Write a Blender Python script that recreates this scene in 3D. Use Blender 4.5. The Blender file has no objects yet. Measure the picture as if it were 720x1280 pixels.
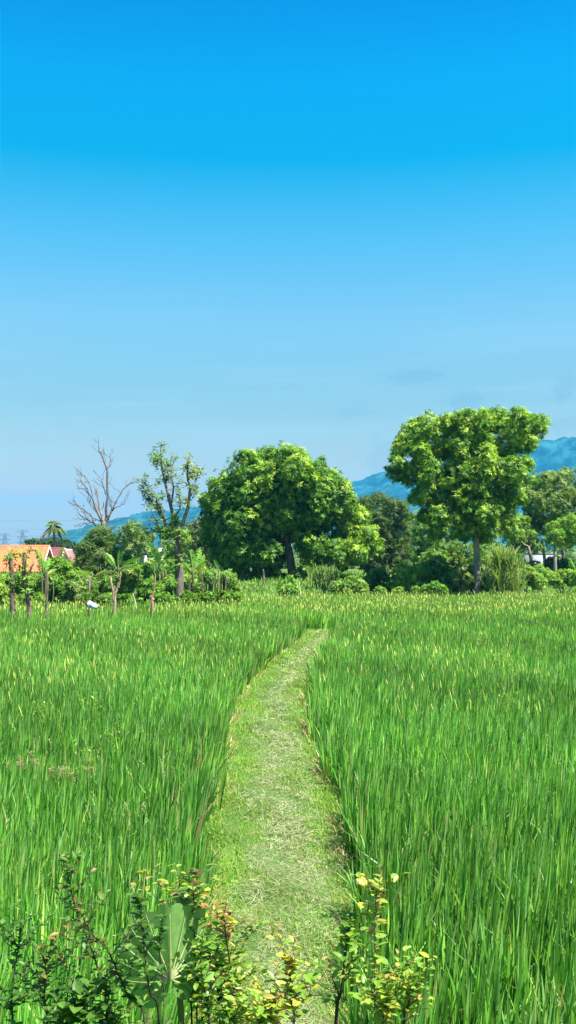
import bpy, math, numpy as np
from mathutils import Vector
R = math.radians
scene = bpy.context.scene
col = scene.collection

# ------------------------------------------------------------------ camera
H = 3.0            # eye height over the path
F = 1244.0         # focal length in photo pixels (photo 720 x 1280)
HZ = 700.0         # horizon row
cam_d = bpy.data.cameras.new('camera')
cam = bpy.data.objects.new('camera', cam_d)
col.objects.link(cam)
cam.location = (0, 0, H)
cam.rotation_euler = (R(90), 0, 0)
cam_d.sensor_fit = 'VERTICAL'
cam_d.sensor_height = 36.0
cam_d.lens = 36.0 * F / 1280.0
cam_d.shift_y = (HZ - 640.0) / 1280.0
cam_d.clip_start = 0.05
cam_d.clip_end = 20000
scene.camera = cam

# ------------------------------------------------------------------ sun and sky
SUN_EL, SUN_AZ = R(61), R(122)      # azimuth from +Y towards +X: high on the right, a little behind the camera
sdir = Vector((math.sin(SUN_AZ) * math.cos(SUN_EL), math.cos(SUN_AZ) * math.cos(SUN_EL), math.sin(SUN_EL)))
sun_d = bpy.data.lights.new('sun', 'SUN')
sun = bpy.data.objects.new('sun', sun_d)
col.objects.link(sun)
sun.rotation_euler = sdir.to_track_quat('Z', 'Y').to_euler()
sun.location = (0, 0, 60)
sun_d.energy = 5.0
sun_d.angle = R(0.53)
sun_d.color = (1.0, 0.95, 0.86)

world = bpy.data.worlds.new('World')
scene.world = world
world.use_nodes = True
nt = world.node_tree
for n in list(nt.nodes): nt.nodes.remove(n)
wo = nt.nodes.new('ShaderNodeOutputWorld')
bg = nt.nodes.new('ShaderNodeBackground')
sky = nt.nodes.new('ShaderNodeTexSky')
sky.sky_type = 'NISHITA'
sky.sun_disc = False
sky.sun_elevation = SUN_EL
sky.sun_rotation = SUN_AZ
sky.air_density = 1.0
sky.dust_density = 0.6
sky.ozone_density = 2.0
bg.inputs['Strength'].default_value = 0.079
tc = nt.nodes.new('ShaderNodeTexCoord')
sep = nt.nodes.new('ShaderNodeSeparateXYZ')
nt.links.new(tc.outputs['Generated'], sep.inputs[0])
ramp = nt.nodes.new('ShaderNodeValToRGB')          # polarised, saturated look of this sky by elevation
SKYT = [(0.0, (0.7987, 0.6593, 0.3644)), (0.0642, (1.0194, 0.6485, 0.3417)), (0.1587, (0.66, 0.7122, 0.5228)), (0.2344, (0.61, 0.8617, 0.7529)), (0.3061, (0.3, 0.8882, 0.8769)), (0.3729, (0.0, 0.8311, 0.9173)), (0.4344, (0.0, 0.8458, 1.0614)), (0.4883, (0.0, 0.6861, 1.0233)), (1.0, (0.03, 0.5947, 0.9928))]
er = ramp.color_ramp
while len(er.elements) > 1: er.elements.remove(er.elements[-1])
for i, (p, c) in enumerate(SKYT):
    e = er.elements[0] if i == 0 else er.elements.new(p)
    e.position = p; e.color = (*c, 1)
mp0 = nt.nodes.new('ShaderNodeMath'); mp0.operation = 'MULTIPLY'; mp0.inputs[1].default_value = 1.0
nt.links.new(sep.outputs['Z'], mp0.inputs[0])
nt.links.new(mp0.outputs[0], ramp.inputs[0])
mul = nt.nodes.new('ShaderNodeMix'); mul.data_type = 'RGBA'; mul.blend_type = 'MULTIPLY'
mul.inputs['Factor'].default_value = 1.0
nt.links.new(sky.outputs[0], mul.inputs['A'])
gain = nt.nodes.new('ShaderNodeMix'); gain.data_type = 'RGBA'; gain.blend_type = 'MULTIPLY'
gain.inputs['Factor'].default_value = 1.0; gain.clamp_result = False
GAIN = 1.0
gain.inputs['B'].default_value = (GAIN, GAIN, GAIN, 1)
nt.links.new(ramp.outputs[0], gain.inputs['A'])
nt.links.new(gain.outputs['Result'], mul.inputs['B'])
# thin cirrus streaks and a few small grey puffs, by direction
def cloud(scale, loc, det, lo, hi, elo, ehi, rot=0.0):
    m = nt.nodes.new('ShaderNodeMapping'); m.inputs['Scale'].default_value = scale; m.inputs['Location'].default_value = loc
    m.inputs['Rotation'].default_value = (0, rot, 0)
    nt.links.new(tc.outputs['Generated'], m.inputs[0])
    nz = nt.nodes.new('ShaderNodeTexNoise'); nz.inputs['Scale'].default_value = 1; nz.inputs['Detail'].default_value = det
    nz.inputs['Roughness'].default_value = 0.55
    nt.links.new(m.outputs[0], nz.inputs['Vector'])
    a = nt.nodes.new('ShaderNodeMapRange'); a.inputs['From Min'].default_value = lo; a.inputs['From Max'].default_value = hi
    a.interpolation_type = 'SMOOTHSTEP'
    nt.links.new(nz.outputs['Fac'], a.inputs['Value'])
    b = nt.nodes.new('ShaderNodeMapRange'); b.interpolation_type = 'SMOOTHSTEP'
    b.inputs['From Min'].default_value = ehi; b.inputs['From Max'].default_value = elo
    nt.links.new(sep.outputs['Z'], b.inputs['Value'])
    c = nt.nodes.new('ShaderNodeMath'); c.operation = 'MULTIPLY'
    nt.links.new(a.outputs[0], c.inputs[0]); nt.links.new(b.outputs[0], c.inputs[1])
    return c.outputs[0]
c1 = cloud((2.6, 2.6, 34), (3.1, 0.4, 2.9), 6, 0.46, 0.72, 0.04, 0.30, 0.10)
c2 = None
for (px_, py_, w_, h_, amt) in [(518, 470, 34, 9, 1), (582, 500, 22, 14, 1), (478, 572, 22, 26, .6), (706, 484, 15, 15, 1), (706, 530, 18, 11, .6), (440, 515, 28, 6, .6)]:
    v_ = Vector(((px_ - 360) / F, 1, (HZ - py_) / F)).normalized()
    m_ = nt.nodes.new('ShaderNodeMapping'); m_.vector_type = 'POINT'
    sc_ = (F / w_, F / w_, F / h_)
    m_.inputs['Scale'].default_value = sc_; m_.inputs['Location'].default_value = tuple(-v_[i] * sc_[i] for i in range(3))
    nt.links.new(tc.outputs['Generated'], m_.inputs[0])
    ln = nt.nodes.new('ShaderNodeVectorMath'); ln.operation = 'LENGTH'; nt.links.new(m_.outputs[0], ln.inputs[0])
    nz_ = nt.nodes.new('ShaderNodeTexNoise'); nz_.inputs['Scale'].default_value = 1.6; nz_.inputs['Detail'].default_value = 7; nz_.inputs['Roughness'].default_value = .65
    nt.links.new(m_.outputs[0], nz_.inputs['Vector'])
    r_ = nt.nodes.new('ShaderNodeMath'); r_.operation = 'MULTIPLY_ADD'; r_.inputs[1].default_value = -3.0; nt.links.new(nz_.outputs['Fac'], r_.inputs[0]); nt.links.new(ln.outputs['Value'], r_.inputs[2])
    f_ = nt.nodes.new('ShaderNodeMapRange'); f_.interpolation_type = 'SMOOTHSTEP'
    f_.inputs['From Min'].default_value = -.2; f_.inputs['From Max'].default_value = -1.1; f_.inputs['To Max'].default_value = amt
    nt.links.new(r_.outputs[0], f_.inputs['Value'])
    if c2 is None: c2 = f_.outputs[0]
    else:
        ad = nt.nodes.new('ShaderNodeMath'); ad.operation = 'MAXIMUM'; nt.links.new(c2, ad.inputs[0]); nt.links.new(f_.outputs[0], ad.inputs[1]); c2 = ad.outputs[0]
mixc = nt.nodes.new('ShaderNodeMix'); mixc.data_type = 'RGBA'; mixc.blend_type = 'MIX'
f1 = nt.nodes.new('ShaderNodeMath'); f1.operation = 'MULTIPLY'; f1.inputs[1].default_value = 0.45
nt.links.new(c1, f1.inputs[0]); nt.links.new(f1.outputs[0], mixc.inputs['Factor'])
nt.links.new(mul.outputs['Result'], mixc.inputs['A']); mixc.inputs['B'].default_value = (3.0, 4.2, 4.9, 1)
mixd = nt.nodes.new('ShaderNodeMix'); mixd.data_type = 'RGBA'
f2 = nt.nodes.new('ShaderNodeMath'); f2.operation = 'MULTIPLY'; f2.inputs[1].default_value = 0.32
nt.links.new(c2, f2.inputs[0]); nt.links.new(f2.outputs[0], mixd.inputs['Factor'])
nt.links.new(mixc.outputs['Result'], mixd.inputs['A']); mixd.inputs['B'].default_value = (1.1, 2.0, 2.7, 1)
nt.links.new(mixd.outputs['Result'], bg.inputs['Color'])
nt.links.new(bg.outputs[0], wo.inputs['Surface'])

scene.view_settings.view_transform = 'Standard'
scene.view_settings.look = 'None'
scene.view_settings.exposure = 1.6
scene.view_settings.gamma = 1.0
scene.view_settings.use_curve_mapping = False
scene.cycles.max_bounces = 7
scene.cycles.diffuse_bounces = 3
scene.cycles.glossy_bounces = 2
scene.cycles.transmission_bounces = 4
scene.cycles.volume_bounces = 0

# ------------------------------------------------------------------ helpers
def P(px, py, d):
    """point seen at photo pixel px,py at distance d"""
    return np.array([(px - 360) / F * d, d, H - (py - HZ) / F * d])
def X(px, d): return (px - 360) / F * d
def S(d): return d / F        # metres per photo pixel at distance d

def tag(o, label=None, cat=None, group=None, kind=None):
    if label: o['label'] = label
    if cat: o['category'] = cat
    if group: o['group'] = group
    if kind: o['kind'] = kind
    return o
def thing(name, label, cat, loc=(0, 0, 0), group=None):
    o = bpy.data.objects.new(name, None)
    col.objects.link(o)
    o.empty_display_size = 0.3
    o.location = tuple(float(v) for v in loc)
    return tag(o, label, cat, group)

class Geo:
    """collects quads with a colour per face"""
    def __init__(s): s.V = []; s.Q = []; s.C = []; s.n = 0
    def add(s, V, Q, C):
        V = np.asarray(V, np.float64).reshape(-1, 3); Q = np.asarray(Q, np.int64).reshape(-1, 4)
        C = np.asarray(C, np.float64)
        if C.ndim == 1: C = np.tile(C, (len(Q), 1))
        s.V.append(V); s.Q.append(Q + s.n); s.C.append(C); s.n += len(V)
        return s
    def build(s, name, mat, parent=None, smooth=False):
        V = np.concatenate(s.V); Q = np.concatenate(s.Q); C = np.concatenate(s.C)
        if parent is not None: V = V - np.array(world_loc(parent))
        me = bpy.data.meshes.new(name)
        me.vertices.add(len(V)); me.vertices.foreach_set('co', V.astype(np.float32).ravel())
        me.loops.add(len(Q) * 4); me.loops.foreach_set('vertex_index', Q.astype(np.int32).ravel())
        me.polygons.add(len(Q))
        me.polygons.foreach_set('loop_start', (np.arange(len(Q)) * 4).astype(np.int32))
        me.polygons.foreach_set('loop_total', np.full(len(Q), 4, np.int32))
        if smooth: me.polygons.foreach_set('use_smooth', np.ones(len(Q), bool))
        me.update(calc_edges=True)
        at = me.attributes.new('Col', 'FLOAT_COLOR', 'FACE')
        at.data.foreach_set('color', np.concatenate([np.clip(C, 0, 1), np.ones((len(C), 1))], 1).astype(np.float32).ravel())
        me.materials.append(mat)
        o = bpy.data.objects.new(name, me)
        col.objects.link(o)
        if parent is not None: o.parent = parent
        return o
def world_loc(o):
    v = Vector(o.location)
    while o.parent: o = o.parent; v += Vector(o.location)
    return tuple(v)

def unit(a): return a / np.maximum(np.linalg.norm(a, axis=-1, keepdims=True), 1e-9)

def ribbons(g, Pc, Wv, C):
    """Pc (N,K,3) centre lines, Wv (N,K,3) half width vectors, C (N,3)"""
    N, K, _ = Pc.shape
    V = np.stack([Pc - Wv, Pc + Wv], 2).reshape(-1, 3)
    b = (np.arange(N) * K * 2)[:, None] + (np.arange(K - 1) * 2)[None, :]
    Q = np.stack([b, b + 1, b + 3, b + 2], -1).reshape(-1, 4)
    g.add(V, Q, np.repeat(C, K - 1, 0))

def diamonds(g, B, D, Sd, L, W, C, fold=None):
    """leaf-shaped quads: base B, direction D, side Sd"""
    L = L[:, None]; W = W[:, None]
    mid = B + D * L * 0.42
    up = np.cross(Sd, D)
    tip = B + D * L - up * L * 0.12
    V = np.stack([B, mid + Sd * W / 2, tip, mid - Sd * W / 2], 1).reshape(-1, 3)
    Q = np.arange(len(B) * 4).reshape(-1, 4)
    g.add(V, Q, C)

def tube(g, pts, rad, C, sides=7, jit=0.0, rng=None):
    pts = np.asarray(pts, float); rad = np.asarray(rad, float)
    K = len(pts)
    T = unit(np.gradient(pts, axis=0))
    ref = np.array([0.31, 0.87, 0.2]) if abs(T[:, 2]).mean() > 0.6 else np.array([0, 0.1, 1.0])
    A = unit(np.cross(T, ref)); B = np.cross(T, A)
    a = np.linspace(0, 2 * np.pi, sides, endpoint=False)
    rr = rad[:, None] * np.ones((K, sides))
    if rng is not None and jit: rr = rr * (1 + rng.uniform(-jit, jit, (K, sides)))
    V = pts[:, None] + rr[..., None] * (np.cos(a)[None, :, None] * A[:, None] + np.sin(a)[None, :, None] * B[:, None])
    V = V.reshape(-1, 3)
    i = np.arange(K - 1)[:, None] * sides; j = np.arange(sides)[None]
    Q = np.stack([i + j, i + (j + 1) % sides, i + sides + (j + 1) % sides, i + sides + j], -1).reshape(-1, 4)
    n = len(V)
    V = np.concatenate([V, pts[-1:] + T[-1:] * rad[-1] * .5, pts[:1]])
    t0 = (K - 1) * sides
    caps = [[t0 + k, t0 + (k + 1) % sides, n, n] for k in range(0, sides)]
    # caps as quads over pairs to stay valid
    caps = [[t0 + k, t0 + (k + 1) % sides, t0 + (k + 2) % sides, n] for k in range(0, sides - 1, 2)]
    Q = np.concatenate([Q, np.array(caps)])
    g.add(V, Q, C)

def smooth_path(pts, n=10):
    pts = np.asarray(pts, float)
    t = np.linspace(0, 1, len(pts)); u = np.linspace(0, 1, n)
    # catmull-rom
    out = []
    for x in u:
        k = min(int(x * (len(pts) - 1)), len(pts) - 2); f = x * (len(pts) - 1) - k
        p0 = pts[max(k - 1, 0)]; p1 = pts[k]; p2 = pts[k + 1]; p3 = pts[min(k + 2, len(pts) - 1)]
        out.append(.5 * ((2 * p1) + (-p0 + p2) * f + (2 * p0 - 5 * p1 + 4 * p2 - p3) * f * f + (-p0 + 3 * p1 - 3 * p2 + p3) * f ** 3))
    return np.array(out)

def box(g, lo, hi, C):
    x0, y0, z0 = lo; x1, y1, z1 = hi
    V = [(x0, y0, z0), (x1, y0, z0), (x1, y1, z0), (x0, y1, z0), (x0, y0, z1), (x1, y0, z1), (x1, y1, z1), (x0, y1, z1)]
    Q = [(0, 3, 2, 1), (4, 5, 6, 7), (0, 1, 5, 4), (1, 2, 6, 5), (2, 3, 7, 6), (3, 0, 4, 7)]
    g.add(V, Q, C)
def slab(g, corners, thick, C):
    """thick sheet under a quad of corners"""
    c = np.array(corners, float)
    n = unit(np.cross(c[1] - c[0], c[3] - c[0]))
    V = np.concatenate([c, c - n * thick])
    Q = [(0, 1, 2, 3), (7, 6, 5, 4), (0, 4, 5, 1), (1, 5, 6, 2), (2, 6, 7, 3), (3, 7, 4, 0)]
    g.add(V, Q, C)

def pick(rng, cols, n, jit=0.18):
    """cols: list of (rgb, weight)"""
    w = np.array([c[1] for c in cols], float); w /= w.sum()
    k = rng.choice(len(cols), n, p=w)
    c = np.array([c[0] for c in cols])[k]
    c = c * (1 + rng.uniform(-jit, jit, (n, 1))) * (1 + rng.uniform(-jit * .3, jit * .3, (n, 3)))
    return c

# ------------------------------------------------------------------ materials
def new_mat(name):
    m = bpy.data.materials.new(name); m.use_nodes = True
    t = m.node_tree
    for n in list(t.nodes): t.nodes.remove(n)
    return m, t, t.nodes.new('ShaderNodeOutputMaterial')
def leaf_mat(name, trans=0.35, rough=0.45, spec=0.35, nscale=3.0, yel=(1.25, 1.3, 0.5)):
    m, t, out = new_mat(name)
    a = t.nodes.new('ShaderNodeAttribute'); a.attribute_name = 'Col'
    g = t.nodes.new('ShaderNodeNewGeometry')
    nz = t.nodes.new('ShaderNodeTexNoise'); nz.inputs['Scale'].default_value = nscale; nz.inputs['Detail'].default_value = 3
    t.links.new(g.outputs['Position'], nz.inputs['Vector'])
    mr = t.nodes.new('ShaderNodeMapRange'); mr.inputs['To Min'].default_value = 0.72; mr.inputs['To Max'].default_value = 1.28
    t.links.new(nz.outputs['Fac'], mr.inputs['Value'])
    mx = t.nodes.new('ShaderNodeVectorMath'); mx.operation = 'SCALE'
    t.links.new(a.outputs['Color'], mx.inputs[0]); t.links.new(mr.outputs[0], mx.inputs['Scale'])
    p = t.nodes.new('ShaderNodeBsdfPrincipled')
    p.inputs['Roughness'].default_value = rough; p.inputs['Specular IOR Level'].default_value = spec
    t.links.new(mx.outputs[0], p.inputs['Base Color'])
    y = t.nodes.new('ShaderNodeVectorMath'); y.operation = 'MULTIPLY'; y.inputs[1].default_value = yel
    t.links.new(mx.outputs[0], y.inputs[0])
    tr = t.nodes.new('ShaderNodeBsdfTranslucent'); t.links.new(y.outputs[0], tr.inputs['Color'])
    s = t.nodes.new('ShaderNodeMixShader'); s.inputs[0].default_value = trans
    t.links.new(p.outputs[0], s.inputs[1]); t.links.new(tr.outputs[0], s.inputs[2])
    t.links.new(s.outputs[0], out.inputs['Surface'])
    return m
def solid_mat(name, rough=0.8, nscale=6.0, amp=0.3, bump=0.3, spec=0.3):
    """colour from the face attribute, broken up by noise and bump"""
    m, t, out = new_mat(name)
    a = t.nodes.new('ShaderNodeAttribute'); a.attribute_name = 'Col'
    g = t.nodes.new('ShaderNodeNewGeometry')
    mpn = t.nodes.new('ShaderNodeMapping'); mpn.inputs['Scale'].default_value = (1, 1, 0.35)
    t.links.new(g.outputs['Position'], mpn.inputs[0])
    nz = t.nodes.new('ShaderNodeTexNoise'); nz.inputs['Scale'].default_value = nscale; nz.inputs['Detail'].default_value = 5
    t.links.new(mpn.outputs[0], nz.inputs['Vector'])
    mr = t.nodes.new('ShaderNodeMapRange'); mr.inputs['From Min'].default_value = .3; mr.inputs['From Max'].default_value = .7
    mr.inputs['To Min'].default_value = 1 - amp; mr.inputs['To Max'].default_value = 1 + amp
    t.links.new(nz.outputs['Fac'], mr.inputs['Value'])
    mx = t.nodes.new('ShaderNodeVectorMath'); mx.operation = 'SCALE'
    t.links.new(a.outputs['Color'], mx.inputs[0]); t.links.new(mr.outputs[0], mx.inputs['Scale'])
    p = t.nodes.new('ShaderNodeBsdfPrincipled')
    p.inputs['Roughness'].default_value = rough; p.inputs['Specular IOR Level'].default_value = spec
    t.links.new(mx.outputs[0], p.inputs['Base Color'])
    if bump:
        b = t.nodes.new('ShaderNodeBump'); b.inputs['Strength'].default_value = bump; b.inputs['Distance'].default_value = .05
        t.links.new(nz.outputs['Fac'], b.inputs['Height']); t.links.new(b.outputs[0], p.inputs['Normal'])
    t.links.new(p.outputs[0], out.inputs['Surface'])
    return m
def ground_mat(name, cols, scale, scale2, rough=0.95, bump=0.4):
    m, t, out = new_mat(name)
    g = t.nodes.new('ShaderNodeNewGeometry')
    nz = t.nodes.new('ShaderNodeTexNoise'); nz.inputs['Scale'].default_value = scale; nz.inputs['Detail'].default_value = 6
    t.links.new(g.outputs['Position'], nz.inputs['Vector'])
    r = t.nodes.new('ShaderNodeValToRGB')
    e = r.color_ramp
    while len(e.elements) > 1: e.elements.remove(e.elements[-1])
    for i, (pp, c) in enumerate(cols):
        q = e.elements[0] if i == 0 else e.elements.new(pp)
        q.position = pp; q.color = (*c, 1)
    t.links.new(nz.outputs['Fac'], r.inputs[0])
    n2 = t.nodes.new('ShaderNodeTexNoise'); n2.inputs['Scale'].default_value = scale2; n2.inputs['Detail'].default_value = 6
    t.links.new(g.outputs['Position'], n2.inputs['Vector'])
    mr = t.nodes.new('ShaderNodeMapRange'); mr.inputs['From Min'].default_value = .3; mr.inputs['From Max'].default_value = .7
    mr.inputs['To Min'].default_value = .6; mr.inputs['To Max'].default_value = 1.4
    t.links.new(n2.outputs['Fac'], mr.inputs['Value'])
    mx = t.nodes.new('ShaderNodeVectorMath'); mx.operation = 'SCALE'
    t.links.new(r.outputs[0], mx.inputs[0]); t.links.new(mr.outputs[0], mx.inputs['Scale'])
    p = t.nodes.new('ShaderNodeBsdfPrincipled'); p.inputs['Roughness'].default_value = rough; p.inputs['Specular IOR Level'].default_value = .15
    t.links.new(mx.outputs[0], p.inputs['Base Color'])
    b = t.nodes.new('ShaderNodeBump'); b.inputs['Strength'].default_value = bump; b.inputs['Distance'].default_value = .03
    t.links.new(n2.outputs['Fac'], b.inputs['Height']); t.links.new(b.outputs[0], p.inputs['Normal'])
    t.links.new(p.outputs[0], out.inputs['Surface'])
    return m

M_rice = leaf_mat('rice_leaf', trans=.33, rough=.42, spec=.42, nscale=.55)
M_leaf = leaf_mat('tree_leaf', trans=.40, rough=.5, spec=.28, nscale=.8)
M_dull = leaf_mat('dull_leaf', trans=.42, rough=.55, spec=.25, nscale=.8)
M_near = leaf_mat('shrub_leaf', trans=.45, rough=.4, spec=.4, nscale=25, yel=(1.4, 1.35, .5))
M_grass = leaf_mat('grass_blade', trans=.4, rough=.6, spec=.2, nscale=1.5)
M_straw = leaf_mat('dry_straw', trans=.2, rough=.8, spec=.15, nscale=6, yel=(1, 1, .9))
M_bark = solid_mat('bark', rough=.9, nscale=7, amp=.4, bump=.6, spec=.15)
M_solid = solid_mat('painted', rough=.7, nscale=2.5, amp=.12, bump=.05)
M_metal = solid_mat('steel', rough=.5, nscale=1, amp=.1, bump=0)
M_paddy = ground_mat('paddy_soil', [(.35, (.035, .045, .015)), (.6, (.06, .085, .02)), (.8, (.09, .07, .035))], .8, 14)
M_path = ground_mat('path_turf', [(.32, (.05, .10, .02)), (.55, (.09, .15, .035)), (.75, (.15, .15, .07))], 2.2, 30, bump=.8)
M_hill = ground_mat('hazed_hill_forest', [(.35, (.004, .035, .045)), (.5, (.010, .065, .075)), (.62, (.03, .12, .11))], .018, .05, bump=0)  # forest tones shifted to blue, distance haze painted into the colour

# ------------------------------------------------------------------ the lie of the land
EL = np.array([(2, -.55), (6.4, -.66), (9.3, -.85), (12.4, -.94), (18.7, -1.16), (23.3, -1.03), (31, -.37), (36, .25), (41, .62), (46, .8)])
ER = np.array([(2, .50), (6.4, .50), (9.3, .67), (11, .69), (14.3, .60), (17, .46), (20.7, .46), (24.9, .62), (31, 1.15), (37.3, 1.75), (41, 2.2), (46, 2.4)])
def xl(y): return np.interp(y, EL[:, 0], EL[:, 1]) + .05
def xr(y): return np.interp(y, ER[:, 0], ER[:, 1]) - .05
def sstep(a, b, v):
    t = np.clip((v - a) / (b - a), 0, 1); return t * t * (3 - 2 * t)
def far_edge(x):
    return 54.5 + 14.5 * sstep(-7.5, 3.0, x)
def base_z(x, y):
    """ground sheet: bank by the camera, sunken paddies, meadow beyond"""
    z = np.where(y < 5.2, -.25 + 1.5 * sstep(5.1, 1.5, y), -.25)
    f = far_edge(x)
    z = np.where(y > f - 1, -.25 + .25 * sstep(f - 1, f + 1.5, y), z)
    z = z + 1.35 * sstep(70, 86, y)
    return z
def grid_obj(name, xs, ys, zf, mat, kind='structure', smooth=True):
    Xg, Yg = np.meshgrid(xs, ys)
    Z = zf(Xg, Yg)
    V = np.stack([Xg, Yg, Z], -1).reshape(-1, 3)
    nx = len(xs); i = np.arange(len(ys) - 1)[:, None] * nx; j = np.arange(nx - 1)[None]
    Q = np.stack([i + j, i + j + 1, i + nx + j + 1, i + nx + j], -1).reshape(-1, 4)
    o = Geo().add(V, Q, (.1, .1, .05)).build(name, mat, smooth=smooth)
    o['kind'] = kind
    return o
xs = np.concatenate([[-6500, -3000, -1200, -500, -200, -100, -60], np.arange(-45, 45.1, 1.5), [60, 100, 200, 500, 1200, 3000, 6500]])
ys = np.concatenate([[-300, -80, -20, -6, -2, 0], np.arange(1, 6.1, .25), np.arange(7, 50, 2), np.arange(50, 66, 1), np.arange(66, 90, 1.0), [93, 97, 110, 150, 220, 400, 800, 1500, 3000, 5000, 6800]])
M_ground = ground_mat('ground_cover', [(.3, (.045, .075, .02)), (.55, (.08, .14, .03)), (.75, (.13, .17, .05))], .25, 6)
# one ground sheet; paddies share it with a darker, muddier soil tone given by depth below the bund
grid_obj('ground', xs, ys, base_z, M_ground)
# path: a grassed earth bund
def path_mesh():
    ys = np.arange(3.6, 46.01, .25)
    prof = [(-.42, -.30), (-.16, -.17), (-.04, -.03), (.06, .0)]
    rng = np.random.default_rng(3)
    V = []; n = 0
    for y in ys:
        l, r = xl(y), xr(y)
        w1 = .035 * math.sin(y * 3.1) + .03 * math.sin(y * 7.7 + 1)
        w2 = .035 * math.sin(y * 2.7 + 2) + .03 * math.sin(y * 8.3)
        row = [(l + a + w1, y, z) for a, z in prof]
        for k in range(1, 8): 
            f = k / 8; row.append((l + (r - l) * f, y, .015 * math.sin(y * 2.3 + k) + .012 * math.sin(y * 5.1 + k * 2.1) + .02 * math.sin(math.pi * f)))
        row += [(r - a + w2, y, z) for a, z in prof[::-1]]
        V += row; n = len(row)
    V = np.array(V)
    i = np.arange(len(ys) - 1)[:, None] * n; j = np.arange(n - 1)[None]
    Q = np.stack([i + j, i + j + 1, i + n + j + 1, i + n + j], -1).reshape(-1, 4)
    o = Geo().add(V, Q, (.1, .1, .05)).build('path', M_path, smooth=True)
    tag(o, kind='structure')
path_mesh()

# mountains
def ridge(name, pts, d, depth, seed, mat):
    pts = np.array(pts, float)
    xs = np.linspace(pts[0, 0], pts[-1, 0], 220)
    hx = np.interp(xs, pts[:, 0], pts[:, 1])
    rng = np.random.default_rng(seed)
    X0 = (xs - 360) / F * d; Z0 = H - (hx - HZ) / F * d
    ts = np.linspace(0, 1, 46)
    ph = rng.uniform(0, 6, 12)
    def hf(X, t):
        n = 0
        for k in range(6):
            fr = .0035 * 1.9 ** k
            n = n + np.sin(X * fr + ph[k] + t * 4 * (k + 1) ** .8) * np.cos(X * fr * .6 + t * 9 * (k + 1) ** .7 + ph[k + 6]) / 1.6 ** k
        return n
    Xg, T = np.meshgrid(X0, ts); Zr = np.tile(Z0, (len(ts), 1))
    prof = np.where(T < .6, np.sin(T / .6 * np.pi / 2) ** 1.3, np.cos((T - .6) / .4 * np.pi / 2) ** .8)
    Z = (Zr + 2) * prof * (1 + .22 * hf(Xg, T) * (1 - np.exp(-((T - .6) / .12) ** 2))) - 2
    Z += rng.uniform(-1, 1, Z.shape) * 4.5 * d / 3000
    Y = d - .6 * depth + T * depth
    Xw = Xg * Y / d * 1.0
    Xw = Xg
    V = np.stack([Xw, Y, Z], -1).reshape(-1, 3)
    nx = len(xs); i = np.arange(len(ts) - 1)[:, None] * nx; j = np.arange(nx - 1)[None]
    Q = np.stack([i + j, i + j + 1, i + nx + j + 1, i + nx + j], -1).reshape(-1, 4)
    o = Geo().add(V, Q, (.1, .1, .05)).build(name, mat, smooth=True)
    tag(o, kind='structure')
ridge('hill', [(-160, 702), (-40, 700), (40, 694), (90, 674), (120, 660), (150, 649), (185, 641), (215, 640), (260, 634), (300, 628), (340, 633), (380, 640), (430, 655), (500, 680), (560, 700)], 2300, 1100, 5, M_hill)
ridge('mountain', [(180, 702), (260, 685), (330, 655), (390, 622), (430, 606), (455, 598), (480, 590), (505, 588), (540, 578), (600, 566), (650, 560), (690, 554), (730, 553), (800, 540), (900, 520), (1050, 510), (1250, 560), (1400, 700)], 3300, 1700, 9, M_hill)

# ------------------------------------------------------------------ rice
G1 = [((.052, .175, .019), 3.2), ((.10, .285, .032), 5), ((.16, .39, .047), 4), ((.27, .51, .068), 2.2), ((.22, .40, .12), 2.2), ((.50, .51, .14), .3)]
def patch(x, y):
    """natural patches where ears have already turned yellow"""
    n = np.sin(x * .9 + 1.3 * np.sin(y * .33)) * np.sin(y * .41 + 1.1 * np.sin(x * .27) + .6) + .5 * np.sin(x * 2.3 + y * 1.1)
    return n
def ear_density(x, y):
    n = patch(x, y)
    d = .025 + .10 * (n > .55)
    left = x < xl(y)
    band = np.exp(-((y - 23 - .4 * x) / 3.2) ** 2) * left * .75 + np.exp(-((y - 31) / 3) ** 2) * left * .3
    band += (~left) * np.exp(-((y - 22) / 5) ** 2) * np.exp(-((x - 3.4) / 2.2) ** 2) * .5
    band += (y > 44) * (.30 + .35 * (n > .2))
    band += (~left) * (y > 25) * .10
    return d + band * (.35 + .65 * (n > -.2))
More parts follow.
